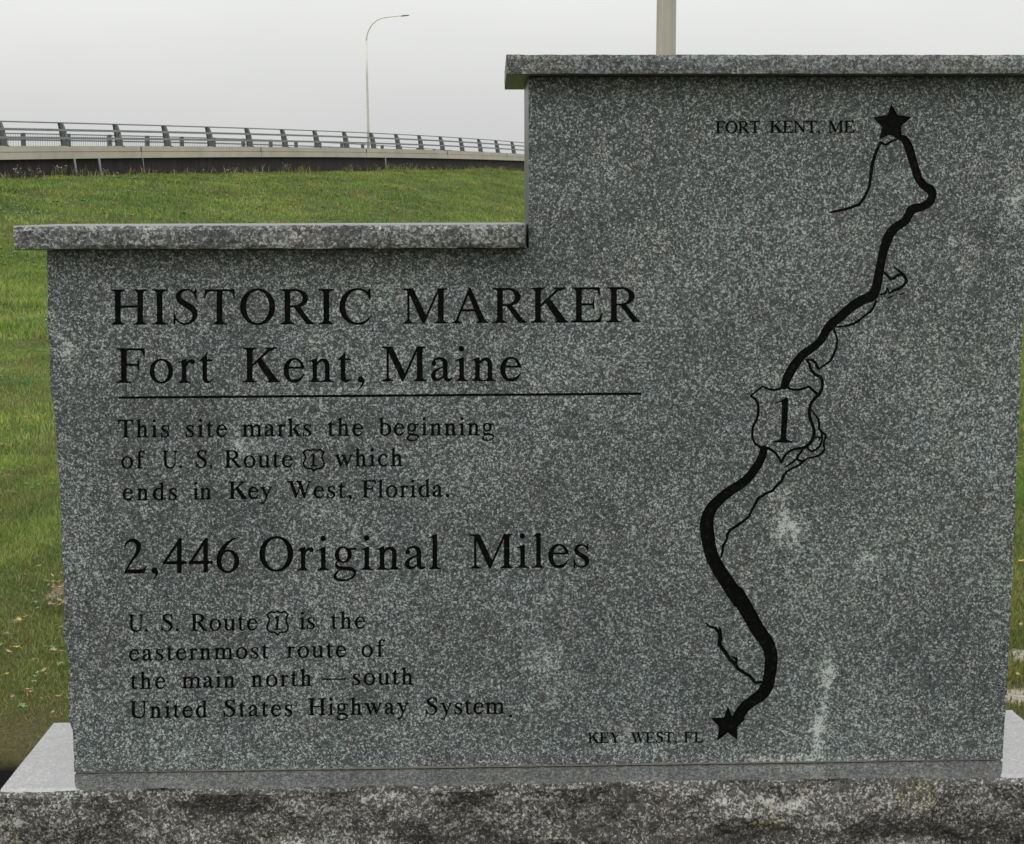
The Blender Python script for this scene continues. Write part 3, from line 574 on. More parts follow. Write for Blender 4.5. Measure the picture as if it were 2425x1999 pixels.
def pip(p, cons_):
    ins = False; x, y = p
    for c in cons_:
        j = len(c) - 1
        for i in range(len(c)):
            (xi, yi), (xj, yj) = c[i], c[j]
            if (yi > y) != (yj > y) and x < (xj - xi) * (y - yi) / (yj - yi) + xi: ins = not ins
            j = i
    return ins
bbs = []
for el_ in ELS:
    P = np.array([p for c in el_[1] for p in c]); bbs.append((P[:, 0].min(), P[:, 0].max(), P[:, 1].min(), P[:, 1].max()))
def area(f):
    a, b, c = ov[f[0]], ov[f[1]], ov[f[2]]; return abs((b[0] - a[0]) * (c[1] - a[1]) - (c[0] - a[0]) * (b[1] - a[1])) / 2
rcls = []
for fs in regs:
    big = max(fs, key=lambda i: area(of[i])); ce = ov[list(of[big])].mean(0); cl = None
    if not pip(ce, [outline]): cl = -2
    else:
        cl = -1
        for ei in range(len(ELS) - 1, -1, -1):
            b = bbs[ei]
            if b[0] <= ce[0] <= b[1] and b[2] <= ce[1] <= b[3] and pip(ce, ELS[ei][1]): cl = ei; break
    rcls.append(cl)
fcls = [rcls[region[i]] for i in range(len(of))]
# front sheet
ffaces = [f for f, c in zip(of, fcls) if c == -1]
def orient(f):   # face -Y
    a, b, c = ov[f[0]], ov[f[1]], ov[f[2]]
    return f if ((b[0] - a[0]) * (c[1] - a[1]) - (c[0] - a[0]) * (b[1] - a[1])) > 0 else f[::-1]
used = sorted({i for f in ffaces for i in f}); rm = {i: k for k, i in enumerate(used)}
sv = [(ov[i][0], 0.0, ov[i][1]) for i in used]; sf = [tuple(rm[i] for i in orient(f)) for f in ffaces]
smat = [0] * len(sf)
# side walls of the slab, following the outline to the back with rock-pitched swelling
NO = len(outline); ND = 9
orr = np.array(outline); cen = orr.mean(0)
nrm = []
for i in range(NO):
    a, b = orr[i - 1], orr[(i + 1) % NO]; d = b - a; nrm.append(np.array([-d[1], d[0]]) / (np.hypot(*d) + 1e-9))
# clockwise outline seen from the front: outward normal is to the left of travel
base_i = len(sv)
for j in range(ND):
    t = j / (ND - 1)
    for i in range(NO):
        p = orr[i].copy()
        pitched = (0 < i < nleft - 1) or (i > nleft + 3 and i < NO - 1)
        if pitched and 0 < j < ND - 1:
            q = 0.010 * fbm([p[0] * 9, t * 1.6 + 3, p[1] * 9], 4) + 0.006 * math.sin(math.pi * t)
            p = p + nrm[i] * q * min(1, t * 3) * (1 if i < nleft else .5)
        sv.append((p[0], t * T_SLAB, p[1]))
for j in range(ND - 1):
    for i in range(NO):
        i2 = (i + 1) % NO
        sf.append((base_i + j * NO + i, base_i + (j + 1) * NO + i, base_i + (j + 1) * NO + i2, base_i + j * NO + i2))
        smat.append(1 if nleft - 1 <= i <= nleft + 1 else 2)
sf.append(tuple(base_i + (ND - 1) * NO + i for i in range(NO))); smat.append(2)
slab = mesh_obj('inscribed_slab', sv, sf, G_FACE, root)
slab.data.materials.append(G_SIDE); slab.data.materials.append(G_CAPH)
slab.data.polygons.foreach_set('material_index', smat)
slab['label'] = 'upright stepped granite slab with the engraved front'
# engraved recesses: floor and walls in worn black paint
byel = {}
for fi, c in enumerate(fcls):
    if c >= 0: byel.setdefault(c, []).append(fi)
for ei, fis in byel.items():
    name, cs, dep, lab = ELS[ei]
    vv, ff, ix, wm = [], [], {}, []
    def gi(i, y):
        k_ = (i, y)
        if k_ not in ix: ix[k_] = len(vv); vv.append((ov[i][0], y, ov[i][1]))
        return ix[k_]
    for fi in fis:
        f = orient(of[fi]); ff.append(tuple(gi(i, dep) for i in f)); wm.append(0)
        for k in range(3):
            a, b = f[k], f[(k + 1) % 3]; nb = [g for g in edge_f[tuple(sorted((a, b)))] if g != fi]
            if nb and fcls[nb[0]] == -1: ff.append((gi(a, 0.0), gi(b, 0.0), gi(b, dep), gi(a, dep))); wm.append(1)
    o = mesh_obj(name, vv, ff, PAINT, slab); o.data.materials.append(EDGE); o.data.polygons.foreach_set('material_index', wm)
    if lab: o['label'] = lab

def rockbox(name, x0, x1, y0, y1, z0, z1, mat, parent, amp, res, faces_rough=('F', 'L', 'R'), mats=None, label=None, edge=0.004, top_jag=0.0, freq=14, skew=0.0):
    """stone block: a grid box; rough faces are displaced, edges slightly rounded"""
    nx, ny, nz = max(2, int((x1 - x0) / res)), max(2, int((y1 - y0) / res / 1.5)), max(2, int((z1 - z0) / res))
    V, F, MI, idx = [], [], [], {}
    def vid(i, j, k_):
        key = (i, j, k_)
        if key in idx: return idx[key]
        x, y, z = x0 + (x1 - x0) * i / nx, y0 + (y1 - y0) * j / ny, z0 + (z1 - z0) * k_ / nz
        x = x + skew * (j / ny) * (1 - i / nx); px, py, pz = x, y, z
        n = fbm([x * freq, z * freq * 1.2, y * freq + 7], 5); on = (i in (0, nx)) + (j in (0, ny)) + (k_ in (0, nz))
        ez = 1.0 if 0 < k_ < nz else 0.35
        if j == 0 and 'F' in faces_rough: py += amp * (n * 0.8 - 0.3) * ez
        if i == 0 and 'L' in faces_rough: px -= amp * (abs(n) * 0.6) * (ez if k_ < nz - 1 else .05)
        if i == nx and 'R' in faces_rough: px += amp * (n * 0.6) * ez
        if j == 0 and k_ == nz: pz -= top_jag * abs(fbm([x * 40, 3, 5], 3)); py += edge
        if j == 0 and k_ == 0: pz += edge * .5 + top_jag * fbm([x * 35, 9, 5], 3) * .5; py += edge * .6
        if i == 0 and j == 0: px += edge * (.6 + .6 * fbm([z * 60, 1, 1], 2)); py += edge * .5
        if i == nx and j == 0: px -= edge; py += edge
        idx[key] = len(V); V.append((px, py, pz)); return idx[key]
    def fc(q, m): F.append(q); MI.append(m)
    for i in range(nx):
        for k_ in range(nz):
            fc((vid(i, 0, k_), vid(i + 1, 0, k_), vid(i + 1, 0, k_ + 1), vid(i, 0, k_ + 1)), 0)
            fc((vid(i, ny, k_), vid(i, ny, k_ + 1), vid(i + 1, ny, k_ + 1), vid(i + 1, ny, k_)), 0)
        for j in range(ny):
            fc((vid(i, j, nz), vid(i + 1, j, nz), vid(i + 1, j + 1, nz), vid(i, j + 1, nz)), 1)
            fc((vid(i, j, 0), vid(i, j + 1, 0), vid(i + 1, j + 1, 0), vid(i + 1, j, 0)), 2)
    for j in range(ny):
        for k_ in range(nz):
            fc((vid(0, j, k_), vid(0, j, k_ + 1), vid(0, j + 1, k_ + 1), vid(0, j + 1, k_)), 0)
            fc((vid(nx, j, k_), vid(nx, j + 1, k_), vid(nx, j + 1, k_ + 1), vid(nx, j, k_ + 1)), 0)
    o = mesh_obj(name, V, F, mat, parent)
    for m in (mats or (mat, mat)): o.data.materials.append(m)
    o.data.polygons.foreach_set('material_index', MI)
    if label: o['label'] = label
    return o
CF = -0.048
CB = on_z(1195, 219, on_y(1800, 183, CF).z).y; print('cap back', CB)
lx0 = on_y(30, 560, CF).x; lz1 = on_y(600, 533, CF).z; lz0 = on_y(600, 592, CF).z
rockbox('capstone', lx0, xs_step - 0.005, CF, CB, ledge_z + 0.002 if ledge_z + 0.002 > lz0 else lz0, lz1, G_CAP, root, 0.006, 0.008, mats=(G_SIDE, G_SIDE), label='lower capstone with rough pitched edges on the left step', top_jag=0.003, edge=0.003)
hx0 = on_y(1199, 150, CF).x; hz1 = on_y(1800, 129, CF).z; hz0 = on_y(1800, 183, CF).z
hx1 = outline[nleft + 2][0] + 0.05
rockbox('capstone', hx0, hx1, CF, CB, max(hz0, ztop + 0.001), hz1, G_CAPH, root, 0.0025, 0.008, mats=(G_SIDE, G_SIDE), label='upper capstone on the tall right part of the slab', top_jag=0.001, edge=0.002, skew=0.0065)
pf = on_z(2, 1869, BASE_TOP); pb = on_z(128, 1712, BASE_TOP)
bx0 = pf.x; BSK = pb.x - pf.x; by0 = on_z(1200, 1856, BASE_TOP).y; by1 = pb.y
bx1 = 1.28
rockbox('base', bx0, bx1, by0, by1, -0.06, BASE_TOP, G_BASE, root, 0.024, 0.009, mats=(G_TOP, G_BASE), label='long granite base block with rock-pitched front and smooth top', top_jag=0.003, edge=0.003, freq=11, skew=BSK)
print('base', bx0, bx1, by0, by1, BASE_TOP, 'slab', outline[0], outline[-1], 'ztop', ztop, 'ledge', ledge_z, lz0)
mb = MB(); n = 160; xa, xb = outline[0][0] + 0.004, outline[-1][0] - 0.004
prev = None
for i in range(n + 1):
    x = xa + (xb - xa) * i / n; w = 0.0016 * (0.6 + 0.8 * abs(fbm([x * 12, 1, 2], 3))); w *= 0.15 if i < n * .12 or i > n * .86 else 1
    zc_ = zbot - 0.001
    r = [(x, 0.001, zc_ - 0.002), (x, -w * 1.3, zc_ - 0.001), (x, -w * 1.3, zc_ + w), (x, 0.001, zc_ + w * 1.4)]
    k0 = len(mb.v); mb.v += r
    if i: mb.f += [(k0 - 4 + q, k0 + q, k0 + q + 1, k0 - 3 + q) for q in range(3)]
mb.build('mortar_joint', MORTAR, root)
mb = MB(); mb.box(((xa + xb) / 2, T_SLAB / 2 + 0.002, zbot - 0.003), ((xb - xa) / 2, 0, 0), (0, T_SLAB / 2, 0), (0, 0, 0.0035)); mb.build('setting_bed', JOINT, root)

# ------------------------------------------------------------------ bridge frame (straight in plan, slight hump in profile)
Y0 = 56.0 - CAMD; CK = 0.0646
def bu(k): return (20.4 + 154.1 * k) / (1 + CK * k)
def bY(k): return 56.0 * (1 + CK * k) - CAMD
zk = .6173
def prof(tab):
    a = np.array(tab, float) * zk; return lambda u: float(np.interp(u, a[:, 0], a[:, 1]))
v_rail = prof([(0, 462), (250, 470), (470, 475), (655, 480), (820, 485), (970, 490), (1103, 493), (1228, 499), (1338, 504), (1441, 510), (1537, 514), (1625, 519), (1707, 523), (1780, 529), (1852, 533), (1917, 538), (2010, 544)])
v_ct = prof([(0, 560), (470, 560), (820, 563), (1103, 564), (1338, 568), (1537, 572), (1707, 577), (1852, 583), (2010, 591)])
v_cb = prof([(0, 612), (470, 607), (820, 604), (1103, 602), (1338, 603), (1537, 605), (1707, 609), (1852, 612), (2010, 617)])
v_gr = prof([(0, 686), (250, 682), (560, 680), (900, 671), (1100, 665), (1500, 660), (2010, 650)])
pA = on_y(bu(0), 380, bY(0)); pB_ = on_y(bu(16), 380, bY(16))
A2 = np.array([pA.x, pA.y]); B2 = np.array([pB_.x, pB_.y]); LEN = np.hypot(*(B2 - A2)); DIR = (B2 - A2) / LEN; OUT = np.array([DIR[1], -DIR[0]])
SP = LEN / 16
def smoothfit(vf):      # height along the bridge as a smooth quadratic in k
    ks = np.arange(0, 17); zs = [on_y(bu(k), vf(bu(k)), bY(k)).z for k in ks]
    c = np.polyfit(ks, zs, 3); lo, hi = -1.5, 17
    def f(k):
        kk = min(max(k, lo), hi); z = np.polyval(c, kk); s = np.polyval(np.polyder(c), kk)
        return float(z + s * (k - kk) * (1 / (1 + abs(k - kk) * 0.06)))
    return f
z_ct, z_cb, z_gr = smoothfit(v_ct), smoothfit(v_cb), smoothfit(v_gr); z_rl = smoothfit(v_rail)
def bp(k, out=0.0, z=0.0): p = A2 + DIR * SP * k + OUT * out; return Vector((p[0], p[1], z))
K0, K1 = -4, 30
D3 = Vector((DIR[0], DIR[1], 0)); O3 = Vector((OUT[0], OUT[1], 0))
bridge = empty('bridge', bp(8, -6, z_gr(8) - 1), 'concrete highway overpass with steel rail climbing past the grass bank', 'bridge')
def strip(sections):      # list of rings of equal length
    V, F = [], []; m = len(sections[0])
    for s in sections: V += s
    for i in range(len(sections) - 1):
        for j in range(m): F.append((i * m + j, i * m + (j + 1) % m, (i + 1) * m + (j + 1) % m, (i + 1) * m + j))
    F += [tuple(range(m - 1, -1, -1)), tuple((len(sections) - 1) * m + j for j in range(m))]
    return V, F
def swept(name, mat, ks, fn, label=None):
    V, F = strip([fn(k) for k in ks]); o = mesh_obj(name, V, F, mat, bridge)
    if label: o['label'] = label
    return o
kk = [K0 + i * 0.5 for i in range(int((K1 - K0) * 2) + 1)]
mid = lambda k: z_cb(k) + (z_ct(k) - z_cb(k)) * 0.54
swept('coping', CONC, kk, lambda k: [bp(k, 0, mid(k) + .012), bp(k, 0, z_ct(k)), bp(k, -.5, z_ct(k)), bp(k, -.5, mid(k) + .012)], 'upper concrete kerb under the near railing')
swept('fascia', CONC, kk, lambda k: [bp(k, -.05 + .075, z_cb(k)), bp(k, .025, mid(k) - .012), bp(k, -.06, mid(k) - .012), bp(k, -.06, mid(k) + .01), bp(k, -.5, mid(k) + .01), bp(k, -.5, z_cb(k))], 'lower pale concrete edge beam')
swept('deck', ASPH, kk, lambda k: [bp(k, -.5, z_ct(k) - .30), bp(k, -.5, z_ct(k) - .18), bp(k, -11.5, z_ct(k) - .10), bp(k, -11.5, z_ct(k) - .30)])
swept('coping', CONC, kk, lambda k: [bp(k, -11.5, z_ct(k) - .35), bp(k, -11.5, z_ct(k) + .02), bp(k, -12, z_ct(k) + .02), bp(k, -12, z_ct(k) - .35)], 'kerb on the far side of the deck')
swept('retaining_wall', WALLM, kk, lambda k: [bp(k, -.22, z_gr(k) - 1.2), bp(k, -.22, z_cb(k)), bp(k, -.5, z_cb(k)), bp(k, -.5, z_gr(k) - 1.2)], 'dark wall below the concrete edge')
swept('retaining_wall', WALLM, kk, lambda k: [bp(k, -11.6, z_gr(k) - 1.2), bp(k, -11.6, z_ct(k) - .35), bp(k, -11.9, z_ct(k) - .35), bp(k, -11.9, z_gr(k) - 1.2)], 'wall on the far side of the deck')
# vertical joints in the concrete
for k in (5.2, 2.35, 8.6, 12.1, -0.6, 15.4):
    m_ = MB(); m_.box(bp(k, .012, (z_cb(k) + z_ct(k)) / 2), D3 * .012, O3 * .016, Vector((0, 0, (z_ct(k) - z_cb(k)) / 2 - .02))); m_.build('joint_seal', JOINT, bridge)
HR = float(np.mean([z_rl(k) - z_ct(k) for k in range(0, 17, 2)]))
print('rail height', HR, 'spacing', SP, 'coping', z_ct(0) - z_cb(0), 'deckz', z_ct(0), z_ct(16), 'grass', z_gr(0), z_gr(16))
def post_mesh(h, sc=1.0):
    m = MB(); inner, outer = [], []
    for i in range(9):
        t = i / 8; z = h * t
        inner.append((-.15 - .12 * t ** 1.3, z)); outer.append((.10 - .23 * t ** 1.7, z))
    def plate(c, hw, th, d):
        for (o0, z0), (o1, z1) in zip(c[:-1], c[1:]):
            v = [(-hw, o0, z0), (hw, o0, z0), (hw, o1, z1), (-hw, o1, z1), (-hw, o0 + th * d, z0), (hw, o0 + th * d, z0), (hw, o1 + th * d, z1), (-hw, o1 + th * d, z1)]
            m.add(v, [(0, 1, 2, 3), (7, 6, 5, 4), (0, 3, 7, 4), (1, 5, 6, 2), (3, 2, 6, 7), (0, 4, 5, 1)])
    plate(inner, .065, .02, -1); plate(outer, .065, .02, 1)
    for i in range(8):
        (a, z0), (b, z1) = inner[i], inner[i + 1]; c, d = outer[i][0], outer[i + 1][0]
        m.add([(-.012, a, z0), (-.012, c, z0), (-.012, d, z1), (-.012, b, z1), (.012, a, z0), (.012, c, z0), (.012, d, z1), (.012, b, z1)], [(0, 1, 2, 3), (7, 6, 5, 4)])
    m.box((0, -.04, -.0), (.12, 0, 0), (0, .2, 0), (0, 0, .02))
    me = bpy.data.meshes.new('railing_post'); me.from_pydata(m.v, [], m.f); me.materials.append(STEEL); me.update(); return me
pm = post_mesh(HR)
m2 = MB(); m2.box((0, 0, HR / 2), (.06, 0, 0), (0, .13, 0), (0, 0, HR / 2)); m2.box((0, 0, .012), (.11, 0, 0), (0, .19, 0), (0, 0, .014))
pm2 = bpy.data.meshes.new('railing_post'); pm2.from_pydata(m2.v, [], m2.f); pm2.materials.append(STEEL)
ang = math.atan2(DIR[1], DIR[0])
def put(me, name, p, parent, rot=0.0, scale=1.0):
    o = bpy.data.objects.new(name, me); COL.objects.link(o); o.parent = parent; o.location = p - WL[parent.name]; o.rotation_euler = (0, 0, rot); o.scale = (scale,) * 3; return o
# local +Y of the post must point outwards: local X along the bridge reversed
for k in range(K0 + 1, K1): put(pm, 'railing_post', bp(k, -.16, z_ct(k)), bridge, rot=ang + math.pi)
for fr, hz, hw, off in ((.985, .026, .03, -.43), (.67, .045, .03, -.13), (.33, .045, .03, -.06)):
    swept('rail', RAILM, kk, lambda k: [bp(k, off - hw, z_ct(k) + HR * fr - hz), bp(k, off + hw, z_ct(k) + HR * fr - hz), bp(k, off + hw, z_ct(k) + HR * fr + hz), bp(k, off - hw, z_ct(k) + HR * fr + hz)])
# far railing with picket panels, and a traffic barrier between
FO = -11.75
for k in range(-8, K1):
    kf = k * 1.0 + .45; put(pm2, 'railing_post', bp(kf, FO, z_ct(kf) + .02), bridge, rot=ang, scale=.92)
for fr, hz in ((.90, .03), (.56, .04), (.14, .03)):
    swept('rail', RAILM, kk, lambda k: [bp(k, FO - .03, z_ct(k) + HR * fr - hz), bp(k, FO + .03, z_ct(k) + HR * fr - hz), bp(k, FO + .03, z_ct(k) + HR * fr + hz), bp(k, FO - .03, z_ct(k) + HR * fr + hz)])
m_ = MB()
npk = int(16 * SP / .2)
for i in range(npk):
    k = -4 + i * .2 / SP; z0 = z_ct(k) + HR * .14; z1 = z_ct(k) + HR * .9
    a, b = bp(k, FO + .06, z0), bp(k, FO + .06, z1); m_.box((a + b) / 2, D3 * .007, O3 * .007, Vector((0, 0, (z1 - z0) / 2)))
tag(m_.build('picket_infill', RAILM, bridge), 'fine upright pickets of the far railing', kind='stuff')
# downpipes in front of the wall
for u, w in ((177, .045), (232, .05), (337, .018), (911, .04)):
    k = min(np.linspace(-3, 16, 600), key=lambda q: abs(bu(q) - u)); zt, zb = z_cb(k), z_gr(k) - .5
    m_ = MB(); tilt = .12 if u in (232,) else .03
    m_.tube([bp(k - .02, .02, zt + .0), bp(k, .04, (zt + zb) / 2), bp(k + tilt, .05, zb)], w, 8); m_.build('drain_pipe', PIPEM, bridge, smooth=True)

# ------------------------------------------------------------------ terrain
def seg_s(x, y):
    q = np.stack([x - A2[0], y - A2[1]], -1); return q @ OUT, (q @ DIR) / SP
kgrid = np.arange(-40, 60, 0.5); zgrid = np.array([z_gr(k) for k in kgrid]); zgrid = np.clip(zgrid, .8, 4.2)
bed_l, bed_r, bed_b = bx0 - 0.9, bx1 + 0.6, 0.93
def height(x, y):
    x = np.asarray(x, float); y = np.asarray(y, float); s, k = seg_s(x, y); zc = np.interp(k, kgrid, zgrid)
    t = np.clip((s - 1.2) / 21.0, 0, 1); h = zc * (1 - (t * t * (3 - 2 * t)) * .55 - t * .45)
    n = fbm(np.stack([x * .22, y * .22, x * 0], -1), 3) * .05 + fbm(np.stack([x * 1.1, y * 1.1, x * 0 + 5], -1), 3) * .014
    far = np.clip((y - 1.5) / 6, 0, 1); h = h + n * (0.25 + 0.75 * far)
    wob = .035 * fbm(np.stack([x * 6, y * 6, x * 0], -1), 3)
    ed = np.minimum.reduce([x - bed_l, bed_r - x, bed_b - y, y + 1.4]) + wob
    return h - .075 * np.clip(ed / .05, 0, 1)
def axis(segs):
    out = []
    for a, b, st in segs: out += list(np.arange(a, b, st))
    return np.array(out + [segs[-1][1]])
gx = axis([(-600, -120, 40), (-120, -40, 4), (-40, -6, .8), (-6, -2.6, .2), (-2.6, 2.6, .05), (2.6, 6, .2), (6, 40, .9), (40, 120, 5), (120, 600, 40)])
gy = axis([(-60, -6, 6), (-6, -2, .5), (-2, 0, .2), (0, 1.6, .04), (1.6, 6, .2), (6, 20, .6), (20, 130, 1.1), (130, 300, 8), (300, 1500, 80)])
GXm, GYm = np.meshgrid(gx, gy); H = height(GXm, GYm); nx_, ny_ = len(gx), len(gy)
verts = np.stack([GXm, GYm, H], -1).reshape(-1, 3)
ii = np.arange((nx_ - 1) * (ny_ - 1)); rr, cc = ii // (nx_ - 1), ii % (nx_ - 1); a_ = rr * nx_ + cc
quads = np.stack([a_, a_ + 1, a_ + nx_ + 1, a_ + nx_], -1)
def np_mesh(name, V, F, mat, n):
    me = bpy.data.meshes.new(name); me.vertices.add(len(V)); me.vertices.foreach_set('co', V.astype(np.float32).ravel())
    me.loops.add(F.size); me.loops.foreach_set('vertex_index', F.astype(np.int32).ravel())
    me.polygons.add(len(F)); me.polygons.foreach_set('loop_start', np.arange(0, F.size, n, dtype=np.int32)); me.polygons.foreach_set('loop_total', np.full(len(F), n, np.int32))
    me.update(calc_edges=True); me.materials.append(mat); o = bpy.data.objects.new(name, me); COL.objects.link(o); return o

gL = on_z(140, 1400, 0); gM = on_z(40, 1470, 0); r1, r2 = on_z(2432, 1556, 0), on_z(2425, 1645, 0)
def groundm():
    m = NT('lawn_soil_and_thatch'); co = m.coords()
    a = m.noise(co, 0.45, 5, 0.65); b = m.noise(co, 5.5, 5, 0.7); c3 = m.noise(co, 60, 4, 0.7)
    c = m.mix(m.rng(a, .38, .62), (0.050, 0.085, 0.020), (0.10, 0.115, 0.028))
    c = m.mix(m.rng(b, .45, .7, 0, .8), c, (0.095, 0.085, 0.035))
    c = m.mix(m.rng(c3, .4, .7, 0, .6), c, (0.03, 0.04, 0.012))
    sp = m.new('ShaderNodeSeparateXYZ'); m.link(co, sp.inputs[0])
    yy = m.math('ADD', sp.outputs['Y'], m.rng(m.noise(co, 7, 4), .3, .7, -.12, .12))
    soil = m.mix(m.rng(c3, .35, .65), (0.045, 0.040, 0.018), (0.125, 0.110, 0.045))
    c = m.mix(m.rng(yy, 1.1, 1.5, .85, 0), c, soil)
    bare = m.mix(m.rng(c3, .35, .65), (0.12, 0.095, 0.06), (0.36, 0.29, 0.20))
    pale = m.mix(m.rng(c3, .35, .65), (0.26, 0.23, 0.17), (0.50, 0.47, 0.39))
    for p, rx, ry, colr in ((gL, .045, .17, bare), (gM, .02, .03, bare), (r1, .07, .10, pale), (r2, .09, .10, pale)):
        mp_ = m.mapping(co, loc=(-p.x / rx, -p.y / ry, 0), scale=(1 / rx, 1 / ry, 0)); ln = m.new('ShaderNodeVectorMath', operation='LENGTH'); m.link(mp_, ln.inputs[0])
        f = m.math('ADD', ln.outputs['Value'], m.rng(b, .3, .7, -.4, .4))
        c = m.mix(m.rng(f, .7, 1.0, 1, 0), c, colr)
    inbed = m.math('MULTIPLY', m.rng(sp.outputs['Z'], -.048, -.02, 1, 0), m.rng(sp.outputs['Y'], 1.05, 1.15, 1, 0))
    c = m.mix(inbed, c, (0.007, 0.0065, 0.006))  # wet bed soil, near black with the shade beside the base painted in
    m.color(c); m.rough(0.95); m.b.inputs['Specular IOR Level'].default_value = 0.2; m.bump(c3, 0.8, 0.02); return m.m
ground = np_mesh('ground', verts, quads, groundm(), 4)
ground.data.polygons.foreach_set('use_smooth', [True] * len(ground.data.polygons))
tag(ground, 'lawn rising to a grassy bank below the bridge', kind='structure')

# ------------------------------------------------------------------ grass
def grassm():
    m = NT('grass_blade'); co = m.new('ShaderNodeNewGeometry').outputs['Position']
    at = m.new('ShaderNodeAttribute'); at.attribute_name = 'tone'; t = at.outputs['Fac']
    a = m.noise(co, 0.35, 5, 0.6); b = m.noise(m.mapping(co, loc=(9, 4, 0)), 2.4, 4, 0.65)
    g = m.mix(m.rng(a, .38, .64), (0.148, 0.268, 0.042), (0.295, 0.365, 0.080))
    g = m.mix(m.rng(b, .5, .72, 0, .75), g, (0.21, 0.19, 0.075))
    b2_ = m.noise(m.mapping(co, loc=(2, 14, 0)), 1.3, 4, 0.65)
    g = m.mix(m.rng(b2_, .52, .68, 0, .8), g, (0.085, 0.200, 0.032))
    pch = m.noise(m.mapping(co, loc=(3, 8, 0), scale=(1, .55, 1)), .75, 5, .7)
    g = m.mix(m.rng(pch, .50, .66, 0, .75), g, (0.15, 0.145, 0.055))
    sy = m.new('ShaderNodeSeparateXYZ'); m.link(co, sy.inputs[0])
    g = m.mix(m.rng(m.math('ADD', sy.outputs['Y'], m.rng(b, .3, .7, -1.2, 1.2)), 1.2, 4.5, .7, 0), g, (0.185, 0.175, 0.055))
    g = m.mix(m.rng(t, 0, 1), m.mix(1.0, g, (0.55, 0.6, 0.6), 'MULTIPLY'), m.mix(1.0, g, (1.4, 1.3, 1.35), 'MULTIPLY'))
    g = m.mix(m.rng(t, .93, .94), g, (0.36, 0.31, 0.13))
    m.color(g); m.rough(0.6); m.b.inputs['Specular IOR Level'].default_value = 0.3
    tr = m.new('ShaderNodeBsdfTranslucent'); m.link(g, tr.inputs[0]); mxs = m.new('ShaderNodeMixShader'); mxs.inputs[0].default_value = .3
    m.link(m.b.outputs[0], mxs.inputs[1]); m.link(tr.outputs[0], mxs.inputs[2]); m.link(mxs.outputs[0], m.out.inputs[0]); return m.m
GRASS = grassm()
def visible(x, y, margin=60):
    """inside or near the widened camera view"""
    z = height(x, y); P = np.stack([x, y, z], -1) - np.array(CAMLOC); R = np.array(CR); L = P @ R
    u = L[..., 0] / -L[..., 2] * FPX + IW / 2; v = -L[..., 1] / -L[..., 2] * FPX + IH / 2
    return (L[..., 2] < 0) & (u > -margin) & (u < IW + margin) & (v > 0) & (v < IH + 500), u, v
bl_V, bl_F, bl_T = [], [], []; nv = 0
def blades(n, xr, yr, h0, h1, w, marg, keep=None, clump=0.0, lean=.6, dry=.06):
    global nv
    x = rng.uniform(*xr, n); y = rng.uniform(*yr, n)
    if clump: x += rng.normal(0, clump, n) * 0
    ok, u, v = visible(x, y, marg)
    ok &= ~((x > bx0 - .01) & (x < bx1 + .01) & (y > by0 - .01) & (y < by1 + .02))
    s, k = seg_s(x, y); ok &= s > .05
    if keep is not None: ok &= keep(x, y)
    x, y = x[ok], y[ok]; n = len(x); z = height(x, y); dist = np.hypot(x, y + CAMD)
    dens = fbm(np.stack([x * .9, y * .9, x * 0 + 2], -1), 4)
    h = rng.uniform(h0, h1, n) * (1 + .6 * dens); az = rng.uniform(0, 2 * np.pi, n); ln = rng.uniform(.15, lean, n) * h
    ww = w * rng.uniform(.6, 1.3, n); fx, fy = np.cos(az), np.sin(az); pa = az + np.pi / 2 + rng.normal(0, .5, n); px, py = np.cos(pa) * ww / 2, np.sin(pa) * ww / 2
    b0 = np.stack([x - px, y - py, z - .005], -1); b1 = np.stack([x + px, y + py, z - .005], -1)
    m0 = np.stack([x - px * .8 + fx * ln * .35, y - py * .8 + fy * ln * .35, z + h * .6], -1); m1 = np.stack([x + px * .8 + fx * ln * .35, y + py * .8 + fy * ln * .35, z + h * .6], -1)
    tp = np.stack([x + fx * ln, y + fy * ln, z + h], -1)
    V = np.stack([b0, b1, m0, m1, tp], 1).reshape(-1, 3); base = nv + np.arange(n)[:, None] * 5
    F = np.concatenate([base + [0, 1, 3], base + [0, 3, 2], base + [2, 3, 4]], 0); nv += len(V)
    bl_V.append(V); bl_F.append(F); sc_ = 1.6 if dist.mean() > 25 else .5 if dist.mean() > 12 else .18
    cl_n = fbm(np.stack([x / sc_, y / (sc_ * 2), x * 0 + 4], -1), 3); tn = np.clip(rng.random(n) * .62 + .19 + cl_n * .30, 0, .925)
    tn = np.where(rng.random(n) < dry, 1.0, tn); bl_T.append(np.repeat(tn, 5))
    return n
def near_keep(x, y):
    d = np.clip((y - .85) / .55, 0, 1); p = d * .93 + .07
    for c_, rx, ry in ((gL, .045, .17), (gM, .02, .03), (r1, .07, .10), (r2, .09, .10)):
        q = np.hypot((x - c_.x) / rx, (y - c_.y) / ry) + .3 * fbm(np.stack([x * 6, y * 6, x * 0], -1), 2); p = np.where(q < .85, p * .22, p)
    inb = (x > bed_l - .02) & (x < bed_r + .02) & (y < bed_b + .03)
    return (rng.random(len(x)) < p) & ~inb
nb = 0
nb += blades(620000, (-4.5, 4.5), (.75, 6), .010, .028, .0034, 350, near_keep, lean=1.3)
nb += blades(210000, (-8, 6.5), (6, 14), .02, .045, .007, 200, lean=1.2)
nb += blades(260000, (-14, 8), (14, 32), .04, .08, .016, 120, lean=1.0)
nb += blades(420000, (-30, 16), (30, 125), .05, .12, .036, 60, lean=.9)
nb += blades(60000, (-30, 10), (45, 125), .16, .42, .03, 60, lambda x, y: (seg_s(x, y)[0] < 1.1) & (fbm(np.stack([x * .7, y * .7, x * 0], -1), 2) > -.15), lean=.7, dry=.7)
